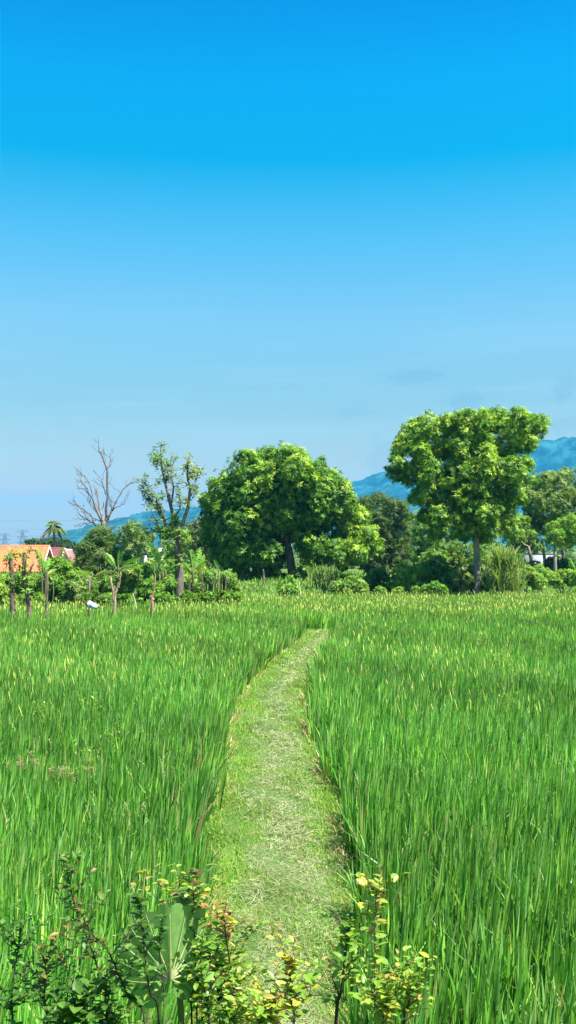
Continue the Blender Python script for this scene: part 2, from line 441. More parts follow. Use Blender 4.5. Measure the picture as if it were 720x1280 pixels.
def rice(name, label, y0, y1, side, seed):
    rng = np.random.default_rng(seed)
    g = Geo(); ge = Geo()
    bands = [(4.3, 9, 27, 5, .0108, .175), (9, 15, 23, 5, .0112, .18), (15, 25, 18, 4, .0128, .2), (25, 42, 10, 4, .017, .2), (42, 70, 7, 3, .026, .22)]
    for (a, b, nb, K, w, sp) in bands:
        a = max(a, y0); b = min(b, y1)
        if b <= a: continue
        hw = .31 * b + 2.0
        xsg = np.arange(-hw, hw, sp); ysg = np.arange(a, b, sp)
        Xg, Yg = np.meshgrid(xsg, ysg); x = Xg.ravel() + rng.uniform(-.35, .35, Xg.size) * sp; y = Yg.ravel() + rng.uniform(-.35, .35, Xg.size) * sp
        keep = np.abs(x) < .31 * y + 2.0
        wl = .12 * np.sin(y * 1.7) + .07 * np.sin(y * 4.3 + 1)
        if side == 'L': keep &= x < xl(y) - .08 + wl * .5
        elif side == 'R': keep &= x > xr(y) + .05 + wl * .45
        else:
            keep &= ~((x > .2) & (x < 2.9) & (y < 42.6)); keep &= y < far_edge(x) - .2 + .5 * np.sin(x * .9)
        x = x[keep]; y = y[keep]; n = len(x)
        hgt = (1 + .06 * np.sin(x * 1.3 + y * .7) + .05 * np.sin(y * 1.9 + x * .3)) * rng.uniform(.92, 1.06, n)
        if side == 'F': hgt *= 1.06
        ctone = pick(rng, [((1, 1, 1), 1)], n, .10) * (1 + .13 * np.sin(x * .6 + y * .45))[:, None]
        # blades
        cx = np.repeat(x, nb); cy = np.repeat(y, nb); ch = np.repeat(hgt, nb); N = n * nb
        az = rng.uniform(0, 2 * np.pi, N)
        rad = rng.uniform(0, 1, N) ** .5 * (sp * .42)
        bx = cx + np.cos(az) * rad; by = cy + np.sin(az) * rad
        L = rng.uniform(.70, 1.0, N) * ch * .98
        lean = (.02 + .15 * rng.uniform(0, 1, N) ** 1.6)
        bend = rng.uniform(0, 1, N) ** 4 * .32
        azj = az + rng.normal(0, .5, N)
        dx = np.cos(azj); dy = np.sin(azj)
        wind = .05
        s = np.linspace(0, 1, K) ** .85
        s = np.tile(s, (N, 1))
        off = (lean[:, None] * s + bend[:, None] * s ** 3) * L[:, None]
        z = L[:, None] * (s * np.sqrt(1 - np.minimum(lean, .9)[:, None] ** 2) - bend[:, None] * .75 * s ** 4)
        Pc = np.stack([bx[:, None] + dx[:, None] * off + wind * s ** 2 * L[:, None], by[:, None] + dy[:, None] * off, -.25 + z], -1)
        ta = rng.uniform(0, np.pi, N)
        wprof = np.interp(s[0], [0, .25, .6, .85, 1], [.6, .9, 1, .6, .06])
        ww = w * rng.uniform(.75, 1.3, N)
        Wv = np.stack([np.cos(ta), np.sin(ta), rng.normal(0, .12, N)], -1)[:, None, :] * (ww[:, None] * wprof[None])[..., None]
        C = pick(rng, G1, N, .28) * np.repeat(ctone, nb, 0)
        if b > 26: C = C * (np.array([1.3, 1.08, 1.0]) if b > 43 else np.array([1.12, 1.04, 1.0]))
        # old straw-coloured blades near the field edges
        if side in 'LR':
            e = (xl(cy) - cx) if side == 'L' else (cx - xr(cy))
            old = (rng.uniform(0, 1, N) < .10 * np.exp(-np.maximum(e, 0) / .22))
            C[old] = pick(rng, [((.34, .24, .11), 1), ((.42, .33, .15), 1)], old.sum())
        ribbons(g, Pc, Wv, C)
        # ears
        p = ear_density(x, y) * (1.5 if b > 20 else 1)
        k = rng.uniform(0, 1, n) < p * (1.0 if b > 20 else .55)
        ex = x[k]; ey = y[k]; eh = hgt[k]
        rep = 1
        ex = np.repeat(ex, rep) + rng.normal(0, .06, len(ex) * rep); ey = np.repeat(ey, rep) + rng.normal(0, .06, len(ey) * rep); eh = np.repeat(eh, rep)
        m = len(ex)
        if m:
            if b > 16:
                az = rng.uniform(0, 6.28, m); el = rng.uniform(.10, .22, m)
                s = np.linspace(0, 1, 4)[None]
                off = .35 * s * el[:, None]
                Pc = np.stack([ex[:, None] + np.cos(az)[:, None] * off, ey[:, None] + np.sin(az)[:, None] * off, -.25 + (eh * rng.uniform(.74, .98, m))[:, None] + el[:, None] * s * .85], -1)
                ww = (.0055 if b < 30 else .008 if b < 43 else .013) * rng.uniform(.7, 1.3, m)
                Wv = np.stack([np.cos(az + 1.5), np.sin(az + 1.5), az * 0], -1)[:, None] * (ww[:, None] * np.array([.4, 1, .9, .3])[None])[..., None]
                ribbons(ge, Pc, Wv, pick(rng, [((.42, .47, .08), 2), ((.50, .50, .13), 2), ((.32, .42, .06), 2)], m))
            else:
                # nearer: every ear a string of small grains
                for q in range(m):
                    el = rng.uniform(.14, .22); a0 = rng.uniform(0, 6.28); zz = -.25 + eh[q] * rng.uniform(.72, .98)
                    G = 34; t = np.linspace(0, 1, G)
                    base = np.stack([ex[q] + np.cos(a0) * .3 * el * t ** 2, ey[q] + np.sin(a0) * .3 * el * t ** 2, zz + el * (t - .25 * t ** 2)], -1)
                    ga = rng.uniform(0, 6.28, G)
                    D = unit(np.stack([np.cos(ga) * .5, np.sin(ga) * .5, np.ones(G) * .8], -1)); Sd = unit(np.cross(D, rng.normal(0, 1, (G, 3))))
                    base = base + D * .004
                    diamonds(ge, base, D, Sd, np.full(G, .014), np.full(G, .0065), pick(rng, [((.50, .48, .20), 1), ((.42, .45, .15), 1)], G))
    root = thing(name, label, 'rice', (0, (y0 + y1) / 2, -.25)); root['kind'] = 'stuff'
    g.build('rice_blades', M_rice, root); ge.build('rice_ears', M_straw, root)
rice('rice_field', 'dense upright green rice filling the field left of the grassy path', 4.3, 41.2, 'L', 11)
rice('rice_field', 'dense upright dark green rice filling the field right of the grassy path', 4.3, 41.2, 'R', 12)
rice('rice_field', 'yellowing rice beyond the end of the path, in front of the trees', 42.0, 69.3, 'F', 13)

# ------------------------------------------------------------------ turf and straw on the path
def turf():
    rng = np.random.default_rng(21)
    g = Geo()
    for (a, b, dens, w, h) in [(4.6, 9.5, 7000, .0022, .042), (9.5, 16, 3800, .0032, .045), (16, 27, 1500, .006, .05), (27, 44, 700, .010, .055)]:
        n = int(dens * (b - a) * 1.9)
        y = rng.uniform(a, b, n); l = xl(y) - .30; r = xr(y) + .26
        f = rng.uniform(0, 1, n); x = l + (r - l) * f
        worn = np.exp(-((x - (xl(y) * .42 + xr(y) * .58) - .05 * np.sin(y * 1.3)) / (.22 * (xr(y) - xl(y)))) ** 2)
        keep = rng.uniform(0, 1, n) > worn * .05
        x = x[keep]; y = y[keep]; worn = worn[keep]; N = len(x)
        z = np.where((x > xl(y)) & (x < xr(y)), 0.0, -.03 - .5 * np.maximum(xl(y) - x, x - xr(y)))
        az = rng.uniform(0, 6.28, N); L = h * rng.uniform(.5, 1.7, N) * (1 - .2 * worn)
        L = L * (1 + .45 * np.sin(x * 7 + y * 1.9) * np.sin(y * 3.3 - x * 2)) * np.where(rng.uniform(0, 1, N) < .03, 2.2, 1); lean = rng.uniform(.2, .95, N)
        K = 3; s = np.linspace(0, 1, K)[None]
        off = lean[:, None] * L[:, None] * s; zz = L[:, None] * (s - .35 * lean[:, None] * s ** 2)
        Pc = np.stack([x[:, None] + np.cos(az)[:, None] * off, y[:, None] + np.sin(az)[:, None] * off, z[:, None] + zz], -1)
        Wv = np.stack([-np.sin(az), np.cos(az), az * 0], -1)[:, None] * (w * rng.uniform(.7, 1.4, N)[:, None] * np.array([1, .8, .1])[None])[..., None]
        C = pick(rng, [((.13, .28, .028), 4), ((.20, .36, .035), 4), ((.28, .38, .07), 2), ((.34, .34, .14), 1.1)], N, .28) * (1 + .22 * np.sin(x * 5 + 2 * np.sin(y * 1.1)) * np.sin(y * 2.3 + 1.7 * np.sin(x * 3)))[:, None]
        dry = rng.uniform(0, 1, N) < worn * .24
        C[dry] = pick(rng, [((.30, .30, .16), 1), ((.25, .27, .12), 1)], dry.sum())
        ribbons(g, Pc, Wv, C)
    # broad-leaved small weeds in the turf
    n = 2600
    y = 4.8 + 30 * rng.uniform(0, 1, n) ** 1.7; x = xl(y) - .05 + (xr(y) - xl(y) + .1) * np.where(rng.uniform(0, 1, n) < .5, rng.uniform(0, .3, n), rng.uniform(.7, 1, n))
    k = 5
    B = np.stack([np.repeat(x, k), np.repeat(y, k), np.full(n * k, .02)], -1) + rng.normal(0, .02, (n * k, 3)) * [1, 1, .5]
    az = rng.uniform(0, 6.28, n * k)
    D = unit(np.stack([np.cos(az), np.sin(az), rng.uniform(.2, .9, n * k)], -1)); Sd = np.stack([-np.sin(az), np.cos(az), az * 0], -1)
    diamonds(g, B, D, Sd, rng.uniform(.02, .045, n * k), rng.uniform(.012, .02, n * k), pick(rng, [((.12, .30, .03), 1), ((.2, .38, .05), 1)], n * k))
    o = g.build('path_grass', M_grass)
    tag(o, 'short bright green grass covering the raised path between the rice', 'grass', kind='stuff')
    # straw
    g = Geo()
    for (a, b, dens, w) in [(4.6, 10, 1650, .0011), (10, 17, 800, .0018), (17, 28, 270, .003), (28, 43, 120, .006)]:
        n = int(dens * (b - a) * 1.6)
        y = rng.uniform(a, b, n); c = xl(y) * .42 + xr(y) * .58 + .05 * np.sin(y * 1.3)
        x = c + rng.normal(0, 1, n) * .19 * (xr(y) - xl(y))
        clump = (np.sin(x * 9 + 2 * np.sin(y * 3)) * np.sin(y * 4.1 + x * 2) + .5 * np.sin(y * 1.3 + 4 * x) > -.1) | (rng.uniform(0, 1, n) < .28)
        keep = (x > xl(y)) & (x < xr(y)) & clump; x = x[keep]; y = y[keep]; N = len(x)
        az = rng.uniform(0, 6.28, N); L = rng.uniform(.03, .12, N)
        s = np.linspace(-.5, .5, 3)[None]
        cv = rng.normal(0, .25, N)[:, None] * s ** 2 * L[:, None]
        Pc = np.stack([x[:, None] + np.cos(az)[:, None] * L[:, None] * s - np.sin(az)[:, None] * cv, y[:, None] + np.sin(az)[:, None] * L[:, None] * s + np.cos(az)[:, None] * cv,
                       (.022 + rng.uniform(0, .03, N))[:, None] + rng.normal(0, .35, N)[:, None] * L[:, None] * s + 0 * s], -1)
        Wv = np.stack([-np.sin(az), np.cos(az), rng.normal(0, .4, N)], -1)[:, None] * (w * rng.uniform(.6, 1.5, N))[:, None, None] * np.ones((1, 3, 1))
        ribbons(g, Pc, Wv, pick(rng, [((.36, .39, .18), 3), ((.28, .30, .13), 2), ((.42, .43, .26), 1.4), ((.13, .10, .06), 1)], N))
    # dead sheaths fringing both edges
    for (a, b, n, w) in [(5, 12, 4200, .005), (12, 22, 4200, .007), (22, 40, 2600, .012)]:
        y = rng.uniform(a, b, n); left = rng.uniform(0, 1, n) < .55
        x = np.where(left, xl(y) - rng.uniform(-.08, .10, n), xr(y) + rng.uniform(-.07, .10, n))
        cl = np.sin(y * 1.9 + 3 * left) + .6 * np.sin(y * 5.3) > -.1
        x = x[cl]; y = y[cl]; left = left[cl]; N = len(x)
        az = np.where(left, rng.normal(0, .9, N), math.pi + rng.normal(0, .9, N))
        L = rng.uniform(.12, .38, N); s = np.linspace(0, 1, 4)[None]
        Pc = np.stack([x[:, None] + np.cos(az)[:, None] * L[:, None] * s * .7, y[:, None] + np.sin(az)[:, None] * L[:, None] * s * .7,
                       -.13 + L[:, None] * (rng.uniform(.5, 1.3, N)[:, None] * s - .4 * s ** 2)], -1)
        Wv = np.stack([-np.sin(az), np.cos(az), az * 0], -1)[:, None] * (w * rng.uniform(.6, 1.4, N)[:, None] * np.array([1, .9, .6, .1]))[..., None]
        ribbons(g, Pc, Wv, pick(rng, [((.54, .40, .20), 2), ((.42, .27, .12), 2), ((.60, .50, .28), 1), ((.18, .10, .05), .6)], N))
    o = g.build('straw', M_straw)
    tag(o, 'pale dry straw lying along the middle and brown edges of the path', 'straw', kind='stuff')
turf()

# ------------------------------------------------------------------ crowns
def sublobes(rng, lobes, k, f, squash=.85):
    out = []
    for (x, y, z, r) in lobes:
        out.append((x, y, z, r * .80))
        for _ in range(k):
            d = unit(rng.normal(0, 1, 3)[None])[0]
            rr = r * rng.uniform(f * .7, f * 1.25)
            out.append((x + d[0] * (r - rr * .55), y + d[1] * (r - rr * .55), z + d[2] * (r - rr * .55) * squash, rr))
    return np.array(out)
def crown(g, rng, lobes, n, L, W, cols, ros=9, shell=.30, up=.45, droop=.25, k=14, f=.32, inner=.12, flush_lit=None, flush_lit_p=0.0, flush_x=None):
    """lobes: (x, y, z, r) world; n rosettes of ros leaves"""
    sl = sublobes(rng, lobes, k, f)
    wts = sl[:, 3] ** 2; wts /= wts.sum()
    idx = rng.choice(len(sl), n * 2, p=wts)
    d = unit(rng.normal(0, 1, (n * 2, 3)))
    d[:, 2] += .12; d = unit(d)
    rf = 1 - shell * rng.uniform(0, 1, n * 2) ** 1.4
    inn = rng.uniform(0, 1, n * 2) < inner
    rf = np.where(inn, rng.uniform(.2, .8, n * 2), rf)
    stray = rng.uniform(0, 1, n * 2) < .10
    rf = np.where(stray, rng.uniform(1.0, 1.35, n * 2), rf)
    c = sl[idx, :3] + d * (sl[idx, 3] * rf)[:, None]
    # drop those buried inside other lobes
    L0 = np.array(lobes)
    dist = np.linalg.norm(c[:, None] - L0[None, :, :3], axis=2) / L0[None, :, 3]
    deep = (dist.min(1) < .62) & (rng.uniform(0, 1, len(c)) < .75)
    c = c[~deep][:n]; d = d[~deep][:n]; n = len(c)
    cols_r = pick(rng, cols, n, .16)
    if flush_lit is not None:  # young leaf tones, also painting bright sunlit clumps into the crown
        lob_flush_lit = rng.uniform(0, 1, len(sl)) < flush_lit_p
        if flush_x is not None: lob_flush_lit |= (sl[:, 0] > flush_x) & (rng.uniform(0, 1, len(sl)) < .6)  # right side brightened: sunlight painted into the leaf colour
        m = lob_flush_lit[idx[~deep][:n]] & (d[:, 2] > -.3) & (rng.uniform(0, 1, n) < .8)
        cols_r[m] = pick(rng, flush_lit, m.sum(), .15)
    ax = unit(d + np.array([0, 0, up]) + rng.normal(0, .25, (n, 3)))
    ref = unit(rng.normal(0, 1, (n, 3)))
    t1 = unit(np.cross(ax, ref)); t2 = np.cross(ax, t1)
    N = n * ros
    ph = np.tile(np.arange(ros) * 2.4, n) + np.repeat(rng.uniform(0, 6, n), ros)
    sp = rng.uniform(.15, .75, N)
    A = np.repeat(ax, ros, 0); T = np.repeat(t1, ros, 0) * np.cos(ph)[:, None] + np.repeat(t2, ros, 0) * np.sin(ph)[:, None]
    D = A * sp[:, None] + T; D[:, 2] -= droop * rng.uniform(.3, 1.6, N); D = unit(D)
    Sd = unit(np.cross(D, A + rng.normal(0, .25, (N, 3))))
    B = np.repeat(c, ros, 0) + A * (rng.uniform(-.25, .25, N) * L)[:, None]
    Cc = np.repeat(cols_r, ros, 0) * (1 + rng.uniform(-.15, .15, (N, 1)))
    diamonds(g, B, D, Sd, L * rng.uniform(.65, 1.25, N), W * rng.uniform(.7, 1.25, N), Cc)

def limb(g, rng, a, b, r0, r1, C, wob=.06, n=8, sides=6):
    a = np.array(a, float); b = np.array(b, float)
    L = np.linalg.norm(b - a)
    pts = a + (b - a) * np.linspace(0, 1, n)[:, None]
    pts[1:-1] += rng.normal(0, 1, (n - 2, 3)) * wob * L * .5
    pts = smooth_path(pts, n)
    tube(g, pts, np.linspace(r0, r1, n), C, sides, .08, rng)
    return pts

def lobes_px(rng, L, d, dz=2.5, back=True):
    """lobes (px, py, r_px) at distance d; the crown gets real depth"""
    out = []
    for (px, py, r) in L:
        p = P(px, py, d); rr = r * S(d)
        out.append((p[0], p[1] + rng.uniform(-dz, dz) * .6, p[2], rr))
        if back:
            out.append((p[0] + rng.normal(0, .3), p[1] + dz * rng.uniform(.6, 1.2), p[2] - rng.uniform(0, .3), rr * .95))
    return out

def ground_at(d, px=None):
    return float(base_z(np.array(X(px if px is not None else (150 if d < 68 else 500), d)), np.array(float(d))))
def dl(px, d):
    """the hedge comes nearer on the left, where the field ends sooner"""
    return d - 14.5 if (px < 300 and d < 79) else d

GM = [((.075, .18, .014), 4), ((.12, .26, .022), 5), ((.20, .36, .035), 3.5)]
GB = [((.32, .48, .045), 2), ((.42, .55, .07), 1)]
GO = [((.13, .21, .05), 3), ((.19, .28, .065), 4), ((.29, .37, .10), 2)]
GD = [((.045, .11, .022), 3), ((.07, .16, .03), 3), ((.12, .20, .045), 1)]
GL = [((.14, .30, .04), 3), ((.20, .37, .05), 4), ((.28, .43, .06), 2)]
GY = [((.26, .38, .05), 3), ((.34, .45, .075), 3), ((.16, .30, .035), 2)]
BARK = (.20, .17, .14); PALEBARK = (.36, .33, .29); DARKBARK = (.10, .075, .055)

def tree(name, label, cat, seed, trunk, r0, lobes, d, n, L, W, cols, bark=BARK, group=None, flush_lit=None, flush_lit_p=0, mat=None, dz=2.5, ros=9, nbr=None, fork=None, **kw):
    rng = np.random.default_rng(seed)
    base = P(trunk[0][0], trunk[0][1], d); base[2] = ground_at(d, trunk[0][0]) - .05
    t = thing(name, label, cat, base, group)
    g = Geo()
    pts = [base] + [P(px, py, d) + np.array([0, rng.normal(0, .15), 0]) for px, py in trunk[1:]]
    pts = smooth_path(pts, 12)
    rr = np.linspace(r0, r0 * .62, 12); rr[0] *= 1.35; rr[1] *= 1.1
    tube(g, pts, rr, bark, 10, .05, rng)
    lb = lobes_px(rng, lobes, d, dz)
    top = pts[-1]
    order = sorted(range(len(lb)), key=lambda i: np.linalg.norm(np.array(lb[i][:3]) - top))
    nodes = [(top, r0 * .55), (pts[-2], r0 * .6)]
    for i in order:
        l = lb[i]; tgt = np.array(l[:3]) + rng.normal(0, .12, 3) * l[3] - np.array([0, 0, .2 * l[3]])
        cand = [(np.linalg.norm(tgt - n_[0]) + .35 * np.linalg.norm(n_[0] - top) + (3 if n_[0][2] > tgt[2] else 0), k) for k, n_ in enumerate(nodes)]
        k = min(cand)[1]; st, rs = nodes[k]
        ra = max(rs * .72, r0 * .06)
        q = limb(g, rng, st, tgt, ra, ra * .45, bark, wob=.09)
        nodes += [(q[4], ra * .7), (q[-1], ra * .45)]
        for j in range(3):
            e = tgt + unit(rng.normal(0, 1, (1, 3)))[0] * l[3] * .8
            limb(g, rng, q[rng.integers(5, 8)], e, r0 * .06, r0 * .02, bark, n=5, sides=4)
    g.build('trunk', M_bark, t, smooth=True)
    g = Geo()
    crown(g, rng, lb, n, L, W, cols, ros=ros, flush_lit=flush_lit, flush_lit_p=flush_lit_p, **kw)
    g.build('crown', mat or M_leaf, t)
    return t

D = 72.0
# the two big trees
tree('mango_tree', 'broad rounded dark green mango tree with the widest crown', 'tree', 31, [(366, 722), (363, 700), (359, 678), (357, 665)], .40,
     [(322, 622, 44), (388, 630, 42), (300, 655, 38), (420, 662, 34), (355, 600, 40), (284, 612, 28), (308, 588, 24), (335, 582, 25), (365, 584, 25), (392, 592, 23), (414, 606, 22), (270, 640, 21), (267, 672, 19), (290, 648, 30), (278, 690, 18), (300, 690, 22), (325, 620, 34), (315, 665, 28),
      (358, 612, 32), (392, 628, 30), (422, 634, 24), (440, 654, 24), (458, 672, 18), (470, 682, 12), (445, 688, 18), (418, 692, 20), (392, 678, 24), (335, 690, 17), (345, 706, 9), (298, 706, 11), (385, 704, 12), (352, 645, 26), (372, 655, 22), (330, 650, 24), (262, 655, 14), (256, 625, 10), (428, 612, 12), (350, 668, 12)],
     85, 23000, .33, .115, [((.065, .17, .014), 4), ((.105, .235, .021), 5), ((.17, .33, .032), 3)], bark=(.10, .08, .065), flush_lit=GB, flush_lit_p=.32, flush_x=X(425, 85), dz=3.2, ros=9, inner=.10)
tree('broadleaf_tree', 'tallest leafy tree, open airy crown on one pale grey trunk', 'tree', 32, [(597, 735), (597, 710), (596, 690), (595, 668)], .30,
     [(590, 536, 18), (597, 574, 20), (592, 606, 20), (598, 634, 18), (514, 538, 17), (535, 530, 16), (558, 530, 14), (578, 526, 15), (600, 528, 17), (622, 522, 18), (645, 530, 18), (672, 530, 15), (682, 524, 9), (500, 560, 12), (492, 580, 8), (505, 585, 12), (522, 562, 18), (548, 560, 20), (576, 558, 20), (606, 556, 22), (638, 556, 20),
      (662, 552, 13), (516, 590, 15), (538, 592, 20), (568, 594, 22), (600, 590, 22), (632, 588, 20), (655, 582, 12), (530, 616, 17), (556, 620, 20), (585, 622, 22), (615, 616, 22), (642, 608, 17), (660, 600, 9), (548, 642, 17), (575, 646, 17), (605, 644, 18), (633, 636, 17), (650, 622, 13), (560, 662, 13), (586, 664, 13), (612, 664, 14), (634, 655, 12), (662, 575, 9)],
     D, 15500, .27, .09, GM + [((.16, .30, .035), 4)], bark=(.24, .21, .18), flush_lit=GB + [((.30, .42, .06), 1)], flush_lit_p=.55, dz=2.3, ros=8, shell=.42, f=.42, k=8, inner=.16)
# the olive tree between them and other trees behind
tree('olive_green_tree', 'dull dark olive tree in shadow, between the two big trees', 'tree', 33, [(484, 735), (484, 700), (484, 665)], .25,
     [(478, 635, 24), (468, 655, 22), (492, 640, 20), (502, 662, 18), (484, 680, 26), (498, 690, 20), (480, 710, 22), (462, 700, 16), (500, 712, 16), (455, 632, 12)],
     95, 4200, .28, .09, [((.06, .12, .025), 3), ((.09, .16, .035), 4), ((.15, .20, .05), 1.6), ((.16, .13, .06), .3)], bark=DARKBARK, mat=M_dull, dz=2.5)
bgt = [
 ('pale grey green tree with round crown behind the banana plants', [(163, 742), (163, 700), (164, 690)], [(160, 668, 14), (176, 672, 12), (150, 678, 10), (165, 685, 14), (182, 688, 9), (170, 658, 9)], 120, 620, .4, .16, GO, 36),
 ('pale olive tree just left of the mango crown', [(250, 742), (250, 700), (250, 690)], [(246, 660, 14), (240, 678, 14), (256, 678, 14), (248, 695, 16), (260, 655, 10)], 105, 900, .34, .13, [((.14, .17, .06), 3), ((.2, .22, .09), 2), ((.09, .14, .04), 2)], 37),
 ('tall loose pale tree cut by the right edge of the picture', [(706, 738), (705, 700), (703, 672)], [(700, 606, 20), (722, 600, 22), (690, 628, 20), (715, 632, 24), (738, 622, 24), (700, 650, 16), (728, 655, 18), (745, 645, 20)], 92, 1900, .30, .11, GO + [((.2, .27, .06), 3)], 38),
 ('slender pale tree second from the right edge', [(680, 738), (681, 702), (678, 680)], [(672, 612, 14), (684, 598, 13), (670, 636, 15), (660, 622, 12), (680, 655, 14), (664, 655, 12)], 96, 1300, .30, .11, GO + [((.2, .27, .06), 2)], 39),
 ('low pale tree with leaning trunk, right behind the tall reeds', [(668, 738), (664, 702), (660, 684)], [(650, 655, 14), (640, 668, 13), (662, 670, 14), (650, 682, 12), (672, 680, 10)], 90, 1000, .28, .10, GO + GL, 40),
 ('small yellow green tree at the right edge before the pale trees', [(694, 738), (693, 705), (694, 685)], [(706, 660, 13), (722, 655, 15), (696, 668, 9), (718, 672, 12), (700, 678, 8)], 86, 800, .28, .10, GL + GY, 41),
 ('hazy green tree filling the gap right of the olive tree', [(522, 742), (522, 705), (522, 690)], [(520, 655, 16), (535, 668, 18), (515, 680, 16), (545, 690, 18), (528, 700, 18)], 112, 1300, .36, .14, GO + GM, 42),
]
for (lab, tk, lb, d, n, L, W, cols, seed) in bgt:
    tree('background_tree', lab, 'tree', seed, tk, .20, lb, d, n, L, W, cols, bark=(.24, .21, .18), mat=M_dull, dz=2.2, group='trees behind the hedge')
tree('dark_tree', 'dark leafy tree behind the pale grey trunk', 'tree', 43, [(575, 738), (575, 705), (575, 690)], .2,
     [(560, 690, 20), (585, 695, 22), (610, 690, 20), (540, 700, 16), (570, 712, 20), (600, 712, 20), (628, 700, 14)], 80, 2400, .24, .09, GM + GO, bark=DARKBARK, dz=1.5)

# umbrella shaped tree behind the palm
tree('umbrella_tree', 'wide flat topped tree beyond the roofs below the palm', 'tree', 44, [(84, 745), (82, 715), (80, 700)], .3,
     [(45, 680, 8), (58, 679, 8), (72, 681, 9), (88, 684, 9), (100, 690, 8), (112, 694, 9), (35, 679, 5), (95, 700, 10), (108, 706, 9), (82, 696, 8), (120, 700, 9)],
     170, 2200, .42, .15, [((.05, .10, .035), 3), ((.08, .14, .045), 3)], mat=M_dull, dz=4, droop=.05)

# ------------------------------------------------------------------ bare tree
def polyl(d, pts, rng, dy=0.0):
    out = []
    for i, (px, py) in enumerate(pts): out.append(P(px, py, d) + np.array([0, dy * i / max(1, len(pts) - 1), 0]))
    return np.array(out)
def branchy(g, rng, pts, r0, r1, C, twigs=3, tl=.9, sides=6):
    q = smooth_path(pts, max(8, len(pts) * 3))
    q[1:-1] += rng.normal(0, .025, (len(q) - 2, 3))
    tube(g, q, np.linspace(r0, r1, len(q)), C, sides, .1, rng)
    ends = []
    for _ in range(twigs):
        k = rng.integers(len(q) // 3, len(q) - 1)
        t = unit((q[k + 1 if k + 1 < len(q) else k] - q[k - 1])[None])[0]
        dr = unit((t + rng.normal(0, .6, 3) + [0, 0, .2])[None])[0]
        L = tl * rng.uniform(.5, 1.3)
        e = q[k] + dr * L
        w = limb(g, rng, q[k], e, max(r1 * .8, .018), .010, C, wob=.10, n=5, sides=4)
        ends.append(w)
        if rng.uniform() < .6:
            limb(g, rng, w[2], w[2] + unit((dr + rng.normal(0, .6, 3))[None])[0] * L * .5, .014, .009, C, n=4, sides=4)
    return q, ends
def bare_tree():
    rng = np.random.default_rng(50); d = 60
    b = P(131, 740, d); b[2] = -.05
    t = thing('bare_tree', 'leafless grey dead tree with spreading forked branches', 'tree', b)
    g = Geo()
    tube(g, smooth_path([b, P(131, 715, d), P(131, 690, d), P(130, 668, d), P(130, 652, d)], 12), np.linspace(.19, .13, 12), (.20, .17, .15), 9, .07, rng)
    A = (.17, .145, .13); B = (.11, .095, .09)
    for pts, r0, r1, C, tw, dy in [
        ([(131, 658), (133, 635), (133.6, 612), (133, 590), (128, 574), (123, 564), (120, 557)], .14, .03, B, 5, .6),
        ([(133, 592), (136, 578), (134.5, 565)], .06, .025, B, 3, .8),
        ([(129, 658), (122, 636), (113, 616), (104, 600)], .12, .035, A, 5, -.8),
        ([(130, 660), (126, 640), (121, 618), (120.5, 609)], .10, .07, (.24, .20, .17), 3, .3),
        ([(127, 662), (118, 655), (107, 650), (99, 645), (93, 640)], .09, .02, A, 5, 1.0),
        ([(122, 660), (115, 645), (106, 637), (100, 632), (95, 625)], .08, .02, A, 5, -1.2),
        ([(120, 640), (112, 630), (105, 620), (95, 609)], .06, .02, A, 4, .5),
        ([(118, 628), (115, 612), (109, 598), (97, 593)], .05, .018, A, 4, -.4),
        ([(126, 652), (118, 650), (104, 656)], .05, .018, B, 3, .9),
        ([(133, 657), (137, 642), (143, 628), (152, 612), (160, 603), (172, 599)], .10, .018, A, 6, .9),
        ([(135, 648), (142, 637), (149, 634), (157, 631)], .05, .018, B, 3, -.5),
        ([(139, 638), (138, 630), (138, 622)], .04, .018, B, 2, -.5),
        ([(132, 618), (129, 607), (124, 596)], .05, .018, B, 3, .5),
        ([(131, 679), (136, 666), (143, 660), (152, 655)], .08, .025, (.26, .23, .2), 2, -.8),
        ([(128, 690), (120, 684), (112, 690)], .05, .02, A, 2, .5)]:
        branchy(g, rng, polyl(d, pts, rng, dy), r0 * .68, r1 * .8, C, tw + 1)
    g.build('trunk', M_bark, t, smooth=True)
bare_tree()

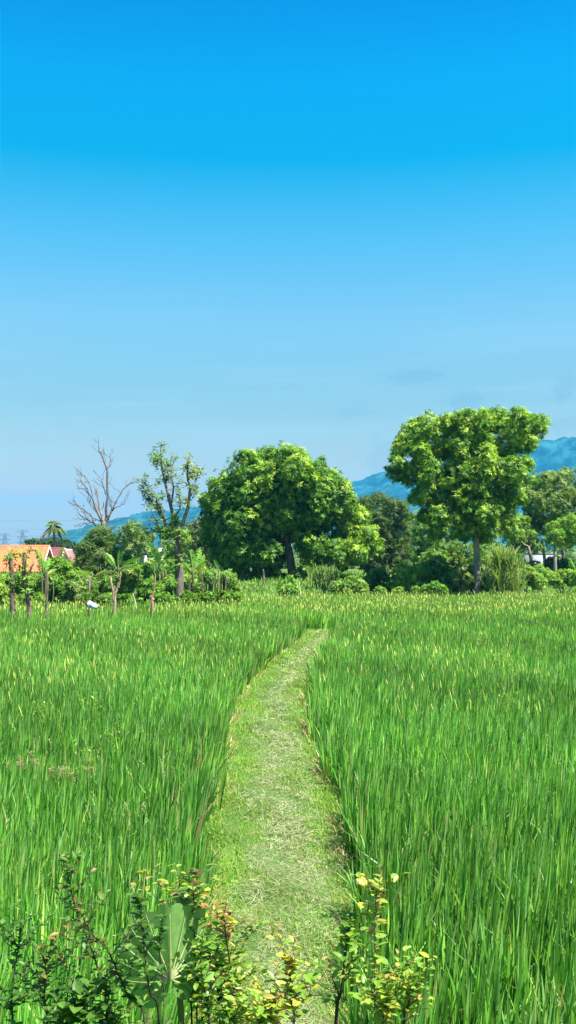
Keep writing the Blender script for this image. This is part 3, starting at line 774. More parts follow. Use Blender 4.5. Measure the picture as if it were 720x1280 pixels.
def sparse_tree():
    rng = np.random.default_rng(51); d = 57.5
    b = P(223, 740, d); b[2] = -.1
    t = thing('sparse_tree', 'half bare upright tree with thin tufts of yellowing leaves', 'tree', b)
    g = Geo(); lf = Geo(); C = (.15, .12, .095)
    tube(g, smooth_path([b, P(224, 722, d), P(223, 695, d), P(221, 670, d)], 12), np.linspace(.29, .2, 12), C, 9, .08, rng)
    qs = []
    for pts, r0, r1, tw, dy in [
        ([(221, 675), (217, 650), (210, 618), (202, 586), (200.5, 557)], .16, .03, 8, .4),
        ([(223, 668), (232, 645), (237.5, 618), (235, 590), (237, 572)], .14, .03, 7, -.4),
        ([(217, 675), (203, 648), (188, 626), (173.6, 604)], .12, .025, 8, .8),
        ([(207, 652), (200, 632), (194, 620), (186, 612)], .07, .02, 5, -.8),
        ([(213, 632), (216, 610), (212, 590), (217, 568)], .07, .018, 4, .7),
        ([(212, 600), (206, 580), (195, 578)], .04, .015, 3, -.6),
        ([(236, 625), (243, 605), (246, 590)], .05, .015, 3, .7),
        ([(217, 650), (226, 635), (226, 618)], .06, .02, 3, -1),
        ([(210, 672), (198, 663), (186, 665)], .05, .015, 3, .8),
        ([(207, 668), (198, 655), (193, 640)], .05, .015, 3, -1.2)]:
        q, e = branchy(g, rng, polyl(d, pts, rng, dy), r0, r1, C, tw, tl=.8)
        qs.append((q, 1)); qs += [(w, .7) for w in e]
    g.build('trunk', M_bark, t, smooth=True)
    for q, wt in qs:
        for k in range(len(q) // 4, len(q)):
            top = q[k][2] > 7.5
            m = rng.poisson((1.25 if top else .8) * wt)
            for _ in range(m):
                c = q[k] + rng.normal(0, .16, 3); N = rng.integers(8, 17)
                az = rng.uniform(0, 6.28, N); Dd = unit(np.stack([np.cos(az), np.sin(az), rng.uniform(-.6, .7, N)], -1))
                Sd = unit(np.cross(Dd, rng.normal(0, .4, (N, 3)) + [0, 0, 1]))
                cc = pick(rng, [((.16, .28, .05), 4), ((.28, .36, .08), 2), ((.07, .14, .04), 3)] + ([((.45, .40, .10), 4)] if c[0] > X(226, d) and top else []), N)
                diamonds(lf, np.tile(c, (N, 1)) + rng.normal(0, .09, (N, 3)), Dd, Sd, rng.uniform(.15, .28, N), rng.uniform(.07, .12, N), cc)
    # denser ivy-like growth round the lower fork
    lb = [(*P(215, 680, d), .9), (*P(226, 672, d), .7), (*P(208, 668, d), .6), (*P(221, 697, d), .6), (*P(216, 655, d), .5)]
    crown(lf, rng, lb, 170, .24, .10, GO + GL, ros=8, k=6)
    lf.build('crown', M_dull, t)
sparse_tree()

# ------------------------------------------------------------------ coconut palm
def frond(g, base, az, el, L, rng, C, nleaf=34, lw=.05, ll=.5):
    n = 12
    s = np.linspace(0, 1, n)
    out = L * (s * math.cos(el)); z = L * (s * math.sin(el) - .65 * s ** 2.2)
    q = base + np.stack([np.cos(az) * out, np.sin(az) * out, z], -1)
    tube(g, q, np.linspace(.05, .012, n), (.25, .25, .09), 5)
    t = np.linspace(.15, 1, nleaf); pos = np.stack([np.interp(t, s, q[:, i]) for i in range(3)], -1)
    side = np.array([-math.sin(az), math.cos(az), 0])
    fwd = unit(np.gradient(pos, axis=0))
    for sg in (-1, 1):
        Dd = unit(side * sg * .8 + fwd * .5 + np.array([0, 0, -.45]) + rng.normal(0, .06, (nleaf, 3)))
        ln = ll * np.sin(np.pi * np.clip(t * .85 + .12, 0, 1)) ** .6
        diamonds(g, pos, Dd, unit(np.cross(Dd, [0, 0, 1.])), ln, np.full(nleaf, lw * 2.2), pick(rng, C, nleaf))
def coconut():
    rng = np.random.default_rng(55); d = 120
    b = P(68, 740, d); b[2] = -.1
    t = thing('coconut_palm', 'coconut palm on a thin bare trunk rising over the roofs', 'palm tree', b)
    top = P(67, 657, d)
    g = Geo(); tube(g, smooth_path([b, b + [.15, 0, 3], top - [-.1, 0, 2.], top], 16), np.linspace(.2, .12, 16), (.17, .15, .14), 8)
    g.build('trunk', M_bark, t, smooth=True)
    for i in range(18):
        az = i * 2.4 + rng.uniform(-.2, .2); el = rng.uniform(-.55, 1.1)
        old = el < -.2
        g = Geo(); frond(g, top, az, el, rng.uniform(1.4, 2.0), rng, [((.24, .22, .08), 1)] if old else [((.08, .17, .035), 2), ((.15, .24, .06), 2)])
        g.build('frond', M_dull, t)
coconut()

# ------------------------------------------------------------------ houses
def house(name, label, x0, x1, y0, y1, z0, eave, ridge_z, roofC, wallC, seed, over=.5, rot=0, front=None):
    """ridge along x; gables at x0 and x1"""
    rng = np.random.default_rng(seed)
    c = np.array([(x0 + x1) / 2, (y0 + y1) / 2, z0])
    t = thing(name, label, 'house', c)
    yc = (y0 + y1) / 2
    g = Geo(); th = .18
    box(g, (x0, y0, z0 - .3), (x1, y1, eave), wallC)
    for x in (x0, x1 - th):
        V = [(x, y0, eave), (x, y1, eave), (x, yc, ridge_z - .15), (x + th, y0, eave), (x + th, y1, eave), (x + th, yc, ridge_z - .15)]
        g.add(V, [(0, 1, 4, 3), (1, 2, 5, 4), (2, 0, 3, 5)], wallC)
        g.add([V[0], V[1], V[2], ((V[0][0]), (y0 + yc) / 2, (eave + ridge_z - .15) / 2)], [(0, 1, 2, 3)], wallC)
        g.add([V[3], V[4], V[5], ((V[3][0]), (y0 + yc) / 2, (eave + ridge_z - .15) / 2)], [(0, 1, 2, 3)], wallC)
    g.build('wall', M_solid, t)
    # roof: courses of clay tiles, each course a real step
    g = Geo(); nC = 16
    sl = (ridge_z - eave) / (yc - y0); nx = int((x1 - x0 + 2 * over) / .28)
    for sgn, ya in ((1, y0), (-1, y1)):
        for k in range(nC):
            f0 = -over / (yc - y0) + (1 + over / (yc - y0)) * k / nC; f1 = -over / (yc - y0) + (1 + over / (yc - y0)) * (k + 1.12) / nC
            f1 = min(f1, 1.0)
            ys = [ya + sgn * f * (yc - y0) for f in (f0, f1)]; zs = [eave + f * (ridge_z - eave) for f in (f0, f1)]
            for i in range(nx):
                xa = x0 - over + i * (x1 - x0 + 2 * over) / nx; xb = xa + (x1 - x0 + 2 * over) / nx
                xm = (xa + xb) / 2; lift = .05
                cc = np.array(roofC) * (1 + rng.uniform(-.16, .16)) * (1 + rng.uniform(-.04, .04, 3))
                V = [(xa, ys[0], zs[0] + .05), (xm, ys[0], zs[0] + .05 + lift), (xb, ys[0], zs[0] + .05), (xa, ys[1], zs[1] + .02), (xm, ys[1], zs[1] + .02 + lift), (xb, ys[1], zs[1] + .02),
                     (xa, ys[0], zs[0]), (xb, ys[0], zs[0])]
                g.add(V, [(0, 1, 4, 3), (1, 2, 5, 4), (6, 7, 2, 0)], cc)
    roof = g.build('roof', M_solid, t)
    g = Geo()
    tube(g, [(x0 - over, yc, ridge_z + .05), (x1 + over, yc, ridge_z + .05)], [.10, .10], tuple(np.array(roofC) * 1.05), 8)
    g.build('ridge_cap', M_solid, roof)
    for x in (x0 - over, x1 + over):
        g = Geo()
        for sgn, ya in ((1, y0), (-1, y1)):
            e = (x, ya - sgn * over, eave - over * sl); r = (x, yc, ridge_z)
            a = np.array(e); b = np.array(r)
            V = [a + (0, 0, -.16), a + (0, 0, .10), b + (0, 0, .10), b + (0, 0, -.16)]
            V2 = [v + np.array([.06 if x > x0 else -.06, 0, 0]) for v in V]
            g.add(V + V2, [(0, 1, 2, 3), (7, 6, 5, 4), (0, 4, 5, 1), (1, 5, 6, 2), (3, 2, 6, 7), (0, 3, 7, 4)], (.72, .66, .60))
        g.build('bargeboard', M_solid, roof)
    return t
dh = 106
hx1 = X(48, dh)
h1 = house('tiled_house', 'low house with bright orange clay tile roof, far left', hx1 - 9.5, hx1, dh, dh + 6, 0, 2.1, 4.5, (.58, .17, .065), (.42, .28, .22), 61, .45)
for (xa, xb, za, zb, nm) in [(hx1 - 2.6, hx1 - 1.5, .8, 1.75, 'window'), (hx1 - 5.6, hx1 - 4.4, .8, 1.75, 'window'), (hx1 - 8.2, hx1 - 7.0, .8, 1.75, 'window')]:
    g = Geo()
    for lo, hi in [((xa, dh - .05, za), (xb, dh + .02, za + .08)), ((xa, dh - .05, zb - .08), (xb, dh + .02, zb)), ((xa, dh - .05, za + .08), (xa + .08, dh + .02, zb - .08)), ((xb - .08, dh - .05, za + .08), (xb, dh + .02, zb - .08)), (((xa + xb) / 2 - .03, dh - .04, za + .08), ((xa + xb) / 2 + .03, dh + .02, zb - .08))]:
        box(g, lo, hi, (.7, .7, .68))
    w = g.build(nm, M_solid, h1)
    g = Geo(); box(g, (xa + .08, dh - .012, za + .08), (xb - .08, dh - .004, zb - .08), (.05, .10, .16)); g.build('pane', M_metal, w)
g = Geo(); box(g, (hx1 - .75, dh - .07, 0), (hx1 - .15, dh - .003, 2.0), (.55, .33, .27)); g.build('pillar', M_solid, h1)
h2 = house('maroon_roof_house', 'house with dark maroon roof just right of the orange one', X(20, 118), X(80, 118), 114, 120, 0, 2.6, 4.35, (.20, .055, .055), (.50, .38, .32), 62, .3)
# brick gable with stepped pieces, in front of its right end
def gable_house():
    d = 112; c = P(84, 740, d); c[2] = 0
    t = thing('brick_gable_shed', 'small pinkish brick shed with steep pointed gable, near maroon roof', 'shed', c)
    g = Geo(); x0, x1 = X(75, d), X(92, d); w = x1 - x0; ap = X(81, d)
    zA = P(0, 687, d)[2]; zE = P(0, 710, d)[2]
    V = [(x0, d, -.2), (x1, d, -.2), (x1, d, zE), (ap, d, zA), (x0, d, zE)]
    Vb = [(a, b + 3.5, c_) for a, b, c_ in V]
    mid = tuple((np.array(V[4]) + np.array(V[2])) / 2)
    g.add(V + Vb + [mid], [(0, 1, 10, 4), (5, 9, 7, 6), (1, 6, 7, 2), (0, 4, 9, 5), (4, 10, 2, 3), (10, 1, 2, 2)][:5], (.46, .33, .28))
    g.add([V[1], V[2], mid, V[1]], [(0, 1, 2, 3)], (.46, .33, .28)) if 0 else None
    g.build('wall', M_solid, t)
    g = Geo()
    slab(g, [(x0 - .15, d - .2, zE - .15), (ap, d - .2, zA + .1), (ap, d + 3.7, zA + .1), (x0 - .15, d + 3.7, zE - .15)], .1, (.55, .46, .40))
    slab(g, [(ap, d - .2, zA + .1), (x1 + .15, d - .2, zE - .15), (x1 + .15, d + 3.7, zE - .15), (ap, d + 3.7, zA + .1)], .1, (.30, .13, .11))
    g.build('roof', M_solid, t)
gable_house()
def small_building():
    d = 128; a = P(186, 740, d); a[2] = 0
    t = thing('plain_building', 'small beige building with a grey pillar, partly hidden behind bananas', 'building', a)
    x0, x1 = X(172, d), X(202, d)
    g = Geo(); box(g, (x0, d, -.2), (x1, d + 4, P(0, 690, d)[2]), (.42, .38, .28)); g.build('wall', M_solid, t)
    g = Geo(); z = P(0, 689, d)[2]; slab(g, [(x0 - .3, d - .4, z), (x1 + .3, d - .4, z), (x1 + .3, d + 4.4, z + .5), (x0 - .3, d + 4.4, z + .5)], .12, (.32, .30, .28)); g.build('roof', M_solid, t)
    g = Geo(); box(g, (X(180.5, d), d - .5, -.2), (X(184.5, d), d - .1, P(0, 693, d)[2] - .15), (.42, .43, .45)); g.build('pillar', M_solid, t)
small_building()
def low_wall():
    d = 118; a = P(680, 700, d); a[2] = 0
    t = thing('low_white_wall', 'low white wall glimpsed between trunks at far right', 'wall', a)
    g = Geo(); zt = P(0, 692, d)[2]; box(g, (X(656, d), d, -.2), (X(692, d), d + .25, zt), (.25, .27, .29)); g.build('wall_face', M_solid, t)
    g = Geo(); box(g, (X(656, d) - .05, d - .05, zt + .002), (X(692, d) + .05, d + .3, zt + .08), (.33, .34, .35)); g.build('coping', M_solid, t)
low_wall()

# ------------------------------------------------------------------ pylons and lines
def pylon(px, ytop, d, label):
    b = P(px, 700, d); b[2] = 0
    t = thing('electricity_pylon', label, 'pylon', b, 'pylons on the horizon')
    zt = P(px, ytop, d)[2]; bw = 3.2
    g = Geo(); C = (.08, .11, .15)
    def w(z): return bw * (1 - z / zt) + .5
    lv = np.linspace(0, zt, 8); r = .16
    for k in range(7):
        a, b2 = w(lv[k]), w(lv[k + 1])
        for sx, sy in ((-1, -1), (1, -1), (1, 1), (-1, 1)):
            tube(g, [b + [sx * a, sy * a, lv[k]], b + [sx * b2, sy * b2, lv[k + 1]]], [r, r], C, 4)
        for sy in (-1, 1):
            tube(g, [b + [-a, sy * a, lv[k]], b + [b2, sy * b2, lv[k + 1]]], [r * .7] * 2, C, 4)
            tube(g, [b + [a, sy * a, lv[k]], b + [-b2, sy * b2, lv[k + 1]]], [r * .7] * 2, C, 4)
    g.build('tower', M_metal, t)
    for k, f in enumerate((.96, .80, .64)):
        g = Geo(); z = zt * f; L = 4.2 - .3 * k
        tube(g, [b + [-L, 0, z], b + [L, 0, z]], [r] * 2, C, 4)
        tube(g, [b + [-L, 0, z], b + [0, 0, z + 1.4]], [r * .7] * 2, C, 4); tube(g, [b + [L, 0, z], b + [0, 0, z + 1.4]], [r * .7] * 2, C, 4)
        g.build('crossarm', M_metal, t)
pylon(28, 663, 720, 'faint lattice pylon behind the palm side of the orange roof')
pylon(6, 667, 760, 'faint lattice pylon nearest the left edge')
for k, (y0_, y1_, lab) in enumerate([(649, 646, 'uppermost of the thin power lines crossing the sky at left'), (659, 658, 'middle one of the thin power lines crossing the sky at left'), (667, 668, 'lowest of the thin power lines crossing the sky at left')]):
    g = Geo(); d = 700; a = P(-120, y0_, d); b = P(330, y1_, d); s = np.linspace(0, 1, 30)[:, None]
    q = a + (b - a) * s; q[:, 2] -= 3 * 4 * (s * (1 - s))[:, 0] * .6
    tube(g, q, [.085] * 30, (.16, .2, .26), 4)
    tag(g.build('power_line', M_metal), lab, 'power line', 'power lines at left')

# ------------------------------------------------------------------ banana plants
def banana(name, label, px, d, stems, leaves, seed, group='banana plants along the field', z0=None, cat='banana plant'):
    """stems: list of (px, top_py, r); leaves: (px_base, py_base, px_tip, py_tip, half width m, colour idx)"""
    d = dl(px, d); rng = np.random.default_rng(seed)
    b = P(px, 740, d); b[2] = ground_at(d, px) - .05
    t = thing(name, label, cat, b, group)
    LC = [(.14, .33, .035), (.22, .45, .05), (.42, .45, .08), (.05, .14, .03), (.40, .30, .12)]
    for (sx, ty, r) in stems:
        g = Geo(); a = P(sx, 740, d); a[2] = b[2]; e = P(sx + rng.uniform(-1, 1), ty, d)
        tube(g, smooth_path([a, (a + e) / 2 + rng.normal(0, .05, 3), e], 8), np.linspace(r * .9, r * .5, 8), (.11, .11, .05), 8, .1, rng)
        g.build('stem', M_bark, t, smooth=True)
    for (bx, by, tx, ty, hw, ci) in leaves:
        g = Geo()
        a = P(bx, by, d); e = P(tx, ty, d) + np.array([0, rng.uniform(-.6, .6), 0])
        ch = e - a; L = np.linalg.norm(ch)
        n = 12; s = np.linspace(0, 1, n)[:, None]
        arch = np.array([0, 0, 1.]) * (np.sin(s * np.pi) * L * rng.uniform(-.02, .2))
        q = a + ch * s + arch
        T = unit(np.gradient(q, axis=0))
        sd = unit(np.cross(T, [rng.uniform(-.9, .9), 1.0, rng.uniform(-.2, .9)])); nn = np.cross(sd, T)
        wp = np.interp(s[:, 0], [0, .14, .22, .5, .85, 1], [.05, .08, .7, 1, .75, .05]) * hw
        for sg in (-1, 1):
            W = sd * wp[:, None] * sg; up = nn * wp[:, None] * .35
            # torn blade: strips
            m = 22; tt = np.linspace(.12, .99, m)
            for k in range(m - 1):
                f = [np.interp([tt[k], tt[k + 1] - (.008 if rng.uniform() < .5 else 0)], s[:, 0], arr) for arr in (q[:, 0], q[:, 1], q[:, 2], W[:, 0] + up[:, 0], W[:, 1] + up[:, 1], W[:, 2] + up[:, 2])]
                p0 = np.array([f[0][0], f[1][0], f[2][0]]); p1 = np.array([f[0][1], f[1][1], f[2][1]])
                w0 = np.array([f[3][0], f[4][0], f[5][0]]); w1 = np.array([f[3][1], f[4][1], f[5][1]])
                dr = np.array([0, 0, -rng.uniform(0, .35) * hw]) + T[5] * rng.uniform(-.1, .35) * hw
                if rng.uniform() < .10: continue
                g.add([p0, p1, p1 + w1 + dr, p0 + w0 + dr], [(0, 1, 2, 3)], np.array(LC[ci]) * rng.uniform(.85, 1.15))
        tube(g, q, np.linspace(.03, .01, n), (.25, .36, .10), 5)
        g.build('leaf', M_leaf, t)
    return t
banana('banana_plant', 'banana plant with tall upright leaf, in front of the pale round tree', 146, 71, [(144, 712, .11), (147, 706, .09)],
       [(147, 712, 150, 688, .26, 1), (146, 712, 129, 691, .20, 1), (148, 714, 176, 697, .24, 1), (146, 716, 119, 721, .14, 2), (148, 716, 168, 716, .2, 0), (150, 716, 182, 704, .2, 1)], 71)
banana('banana_plant', 'banana clump with broad arching leaf left of the half bare tree', 202, 71.5, [(203, 715, .12), (207, 712, .12), (199, 718, .10)],
       [(203, 716, 184, 680, .26, 1), (204, 716, 207, 680, .28, 1), (203, 718, 181, 712, .24, 0), (206, 716, 222, 706, .24, 0), (201, 722, 190, 700, .22, 1), (206, 722, 212, 697, .22, 1)], 72)
banana('banana_plant', 'bright banana clump between the half bare tree and the mango', 240, 72, [(241, 712, .11), (248, 716, .10), (236, 718, .10)],
       [(241, 714, 236, 687, .24, 1), (242, 714, 249, 684, .24, 1), (243, 714, 258, 700, .22, 1), (240, 716, 228, 703, .2, 1), (247, 718, 262, 712, .2, 2), (247, 717, 254, 693, .22, 1)], 73)
banana('banana_plant', 'tall ragged banana plant with upright leaves before the orange roof', 54, 70.5, [(56, 712, .10), (52, 720, .09)],
       [(55, 718, 42, 685, .22, 1), (55, 716, 50, 692, .18, 0), (56, 716, 60, 697, .18, 1), (54, 722, 45, 706, .18, 1), (57, 720, 68, 711, .16, 2)], 74)
banana('banana_plant', 'banana leaves crossing in front of the pinkish brick gable', 76, 78, [(74, 712, .1), (78, 712, .09)],
       [(75, 712, 79, 684, .24, 1), (76, 712, 88, 695, .20, 0), (75, 713, 70, 698, .2, 1), (76, 714, 90, 708, .2, 1)], 75)
banana('banana_plant', 'pale young banana plant with two spreading leaves, left of grey trunk', 524, 74, [(524, 704, .09)],
       [(523, 704, 516, 684, .12, 1), (524, 704, 543, 695, .14, 1), (524, 705, 508, 699, .10, 0), (525, 705, 536, 704, .1, 0)], 76)
banana('banana_plant', 'small banana plant with drooping leaves under the mango crown', 276, 72.5, [(277, 715, .1), (271, 720, .09)],
       [(276, 720, 266, 700, .2, 0), (278, 720, 290, 712, .18, 1), (276, 722, 262, 728, .16, 0), (278, 724, 290, 738, .16, 0)], 77)
banana('banana_plant', 'yellow green banana leaf at the very right edge', 716, 73, [(722, 715, .1)],
       [(721, 716, 708, 697, .2, 1), (722, 716, 726, 690, .2, 1), (721, 718, 709, 712, .16, 1)], 78)

# ------------------------------------------------------------------ hedge stakes and stumps
def stake(label, px, d, ytop, r, seed, leafy=0, lean=0, C=(.15, .11, .08), forks=(), rough=.2, name='stake', cat='stake', ybot=None):
    d = {15: 43.5, 34: 43.5, 60: 44, 65: 45, 115: 43.5, 143: 44, 172: 49.5, 192: 46, 111: 50}.get(px, dl(px, d) + .4 if px < 300 else d); r = r * (1 if px > 300 else .62 if px > 200 else .8); rng = np.random.default_rng(seed)
    b = P(px, 740, d); b[2] = -.3 if px < 200 else ground_at(d, px) - .05
    t = thing(name, label, cat, b, 'stakes and stumps along the far edge of the rice')
    e = P(px + lean, ytop, d); n = 14
    g = Geo(); q = smooth_path([b, b + (e - b) * .35 + rng.normal(0, .06, 3), b + (e - b) * .7 + rng.normal(0, .05, 3), e], n)
    tube(g, q, np.linspace(r * 1.15, r * .6, n), C, 8, rough, rng)
    for (x1, y1, x2, y2, rr) in forks:
        limb(g, rng, P(x1, y1, d), P(x2, y2, d), rr, rr * .5, C, n=6, sides=6)
    g.build('post', M_bark, t, smooth=True)
    if leafy:
        g = Geo()
        lb = [(q[k][0] + rng.normal(0, .06), q[k][1], q[k][2], rng.uniform(.18, .34)) for k in range(n // 2, n)]
        crown(g, rng, lb, leafy, .26, .08, GL + [((.25, .2, .08), 1)], ros=6, k=4, up=.9)
        g.build('foliage', M_dull, t)
stake('thick shaggy brown stake with sprouting leaves, nearest the left edge', 15, 69.2, 692, .17, 81, 34, -2)
stake('shaggy brown stake with a tall bare tip, second from the left edge', 34, 69.2, 691, .15, 82, 28, -3, forks=[(34, 720, 42, 702, .07)])
stake('thin bare grey stem below the ragged banana plant', 60, 69.2, 716, .07, 83, 0, -1)
stake('very thin brown stick right of the thin grey stem', 65, 69.4, 722, .04, 84, 0, 1)
stake('short crooked post that carries the white and blue bucket', 115, 69.0, 752, .07, 85, 0, -3, ybot=770)
stake('forked brown stump with several upright prongs, under the banana plant', 143, 69.0, 742, .10, 86, 0, 0, C=(.30, .21, .15), forks=[(143, 752, 139, 722, .07), (143, 754, 148, 728, .07), (142, 750, 143, 732, .05), (148, 735, 151, 715, .04)])
stake('pale leaning stick right of the forked stump', 172, 69.2, 742, .05, 87, 0, -6, C=(.42, .38, .32))
stake('gnarled reddish stump with one tall curved stem', 192, 69.0, 744, .13, 88, 0, -3, C=(.30, .18, .12), forks=[(192, 750, 187, 745, .08), (191, 745, 194, 726, .05), (194, 728, 193, 706, .035)], rough=.35)
stake('brown stake right beside the half bare tree trunk', 236, 69.4, 722, .07, 89, 0, 1)
stake('brown stake between two banana stems left of the mango', 252, 69.4, 715, .08, 90, 0, 1)
stake('crooked grey stake with a side fork left of the mango shade', 265, 69.4, 728, .08, 91, 0, 0, forks=[(265, 735, 273, 722, .04)])
stake('stake at the shaded corner under the mango crown', 284, 69.6, 720, .09, 92, 0, -1)
stake('slim upright post standing in the gap under the mango', 329, 80, 712, .09, 93, 0, 0)
stake('short pale post right beside the mango trunk', 375, 71.5, 728, .07, 94, 0, -1, C=(.5, .47, .4))
stake('twiggy grey stem behind the short bucket post', 111, 70.4, 720, .08, 95, 24, 1, C=(.26, .21, .17), forks=[(112, 735, 116, 716, .04), (112, 738, 107, 722, .03)])

def bucket():
    d = 43.1; c = P(116, 757, d)
    t = thing('bucket', 'tilted white bucket with blue band hung on a short post', 'bucket', c)
    ax = unit(np.array([[.85, -.35, -.30]]))[0]
    g = Geo(); rng = np.random.default_rng(2)
    s = np.linspace(-.26, .22, 9); cols = [(.66, .66, .70)] * 3 + [(.14, .26, .50)] * 1 + [(.36, .46, .60)] + [(.66, .66, .70)] * 3
    rad = [.115, .12, .125, .13, .135, .14, .145, .15, .152][::-1]; cc = []
    for k in range(8): cc += [cols[k]] * 16
    tube(g, [c + ax * v * .8 for v in s], rad, np.array(cc + [cols[-1]] * 8), 16)
    g.build('body', M_solid, t, smooth=False)
    g = Geo(); tube(g, [c - ax * .215, c - ax * .212], [.145, .145], (.05, .03, .03), 16); tube(g, [c - ax * .24, c - ax * .212], [.165, .165], (.16, .07, .07), 16); g.build('rim', M_solid, t)
bucket()

# ------------------------------------------------------------------ bushes
def bush(label, lobes, d, n, L, W, cols, seed, name='bush', cat='bush', mat=None, stems=True, group='bushes along the far side of the rice', **kw):
    d = dl(lobes[0][0], d); rng = np.random.default_rng(seed)
    lb = []
    for (px, py, r) in lobes:
        p = P(px, py, d); rr = r * S(d)
        lb.append((p[0], p[1] + rng.uniform(-.4, .4), p[2], rr)); lb.append((p[0] + rng.normal(0, .2), p[1] + rr * .8, p[2] - .1, rr * .9))
    A = np.array(lb); b = np.array([A[:, 0].mean(), d, float(base_z(A[:, 0].mean(), np.array(float(d))))])
    t = thing(name, label, cat, b, group)
    g = Geo(); crown(g, rng, lb, n, L, W, cols, k=6, **kw); g.build('foliage', mat or M_dull, t)
    g = Geo()
    for l in lb: limb(g, rng, b + [0, 0, -.05], l[:3], .04, .015, (.2, .16, .11), n=5, sides=5)
    g.build('stem', M_bark, t)
    return t
B_ = [
 ('yellow green bush at the left edge beside the first stake', [(4, 745, 12), (-6, 735, 12), (2, 762, 7)], 70, 420, .26, .12, GY, {}),
 ('low green bush in front of the orange roofed house', [(28, 740, 10), (22, 730, 8), (44, 738, 9)], 73, 520, .24, .10, GL + GO, {}),
 ('dense leafy bush with broad dark leaves left of the feathery tree', [(66, 728, 15), (74, 712, 12), (58, 742, 9), (84, 735, 12), (78, 745, 9)], 71.5, 1100, .30, .15, GM + GL, {}),
 ('yellow green bush top in front of the maroon roof', [(70, 706, 9), (84, 712, 10), (96, 712, 9), (62, 708, 7)], 75, 560, .26, .13, GL + GY, {}),
 ('rounded grey green bush right of the dense leafy bush', [(96, 742, 12), (86, 748, 8), (104, 748, 8), (92, 733, 9)], 70.6, 620, .20, .09, GO + [((.16, .24, .07), 2)], {}),
 ('soft green bush behind the bucket post', [(118, 735, 14), (128, 745, 10), (110, 745, 9), (132, 728, 12)], 72, 720, .20, .08, GL + GO, {}),
 ('shaded green bush behind the forked stump', [(150, 738, 12), (160, 745, 10), (140, 746, 8), (163, 732, 12)], 72.5, 700, .22, .09, GO + GM, {}),
 ('bright bush between forked stump and reddish stump', [(172, 725, 12), (180, 738, 11), (170, 745, 9), (176, 712, 9)], 73, 700, .22, .10, GY + GL, {}),
 ('deep green bush at the foot of the half bare tree', [(215, 742, 12), (205, 745, 9), (228, 742, 11), (240, 742, 10)], 72, 700, .22, .10, GM + GD, {}),
 ('light bush behind the left banana clumps', [(190, 712, 14), (212, 712, 12), (230, 716, 13), (246, 715, 12)], 80, 900, .26, .11, GY + GO, {}),
 ('leafy bush in the shade under the left of the mango', [(258, 738, 11), (270, 742, 10), (285, 740, 12), (276, 728, 9)], 72.8, 680, .24, .12, GM + GO, {}),
 ('mottled bush behind the gap under the mango', [(305, 722, 14), (325, 718, 14), (345, 722, 13), (290, 715, 12)], 86, 1000, .26, .10, GO + GL, {}),
 ('broad leaved young bush right in front of the mango trunk', [(361, 733, 8), (356, 738, 7), (366, 739, 7), (362, 727, 5)], 69.8, 230, .34, .19, GL, {}),
 ('brownish green bush behind the mango trunk at its right', [(392, 720, 12), (412, 718, 12), (375, 718, 9), (402, 710, 8)], 84, 850, .26, .09, GO + [((.22, .17, .09), 1)], {}),
 ('spreading pale green weedy bush under the right of the mango', [(420, 734, 9), (434, 736, 9), (448, 732, 10), (440, 726, 7)], 70.6, 520, .24, .11, GL + GO, {}),
 ('low dark bush at the foot of the olive tree', [(466, 730, 12), (482, 732, 12), (498, 728, 12), (474, 720, 10)], 77, 900, .22, .09, GM + GO, {}),
 ('sunny yellow green bush right of the olive tree', [(505, 716, 12), (516, 724, 12), (500, 730, 10), (522, 712, 9)], 73, 800, .20, .07, GY + GL, {}),
 ('rambling deep green bush left of the grey trunk', [(535, 715, 15), (548, 705, 13), (556, 722, 14), (530, 730, 10), (545, 732, 10)], 73.5, 1300, .22, .09, GM + GO, {}),
 ('dark shaded bush at the foot of the grey trunk', [(580, 728, 12), (596, 732, 10), (608, 728, 10), (566, 730, 11), (590, 716, 11)], 72.4, 1000, .22, .09, GM + GO, {}),
 ('pale grey green bush just left of the grey trunk base', [(578, 712, 9), (570, 720, 8), (584, 722, 7)], 71.2, 380, .18, .07, GO + [((.2, .26, .09), 3)], {}),
 ('bright green bush right of the tall reeds', [(648, 722, 11), (662, 716, 10), (672, 726, 10), (640, 730, 8)], 71.5, 800, .20, .08, GY + GL, {}),
 ('low bright bush row near the right edge', [(688, 722, 10), (704, 720, 10), (718, 722, 11), (696, 728, 7), (730, 722, 10)], 72, 950, .20, .07, GY + GL, {}),
 ('dark green low bush behind the thin trunks at right', [(650, 705, 9), (668, 708, 9), (690, 706, 10), (706, 706, 10), (722, 708, 10)], 88, 900, .22, .09, GD, {}),
 ('small round green bush on the right before the dark one', [(676, 712, 7), (668, 716, 6), (684, 717, 6)], 76, 300, .20, .08, GL, {}),
 ('yellowish low weeds at the foot of the olive and mango trees', [(455, 738, 6), (500, 738, 5), (520, 738, 6), (540, 738, 5), (475, 738, 6)], 70.2, 420, .18, .08, GL + GY, {}),
 ('broad leaved plants at the field edge left of grey trunk', [(545, 733, 6), (536, 736, 5), (553, 737, 5)], 70.0, 160, .30, .16, GL, {}),
]
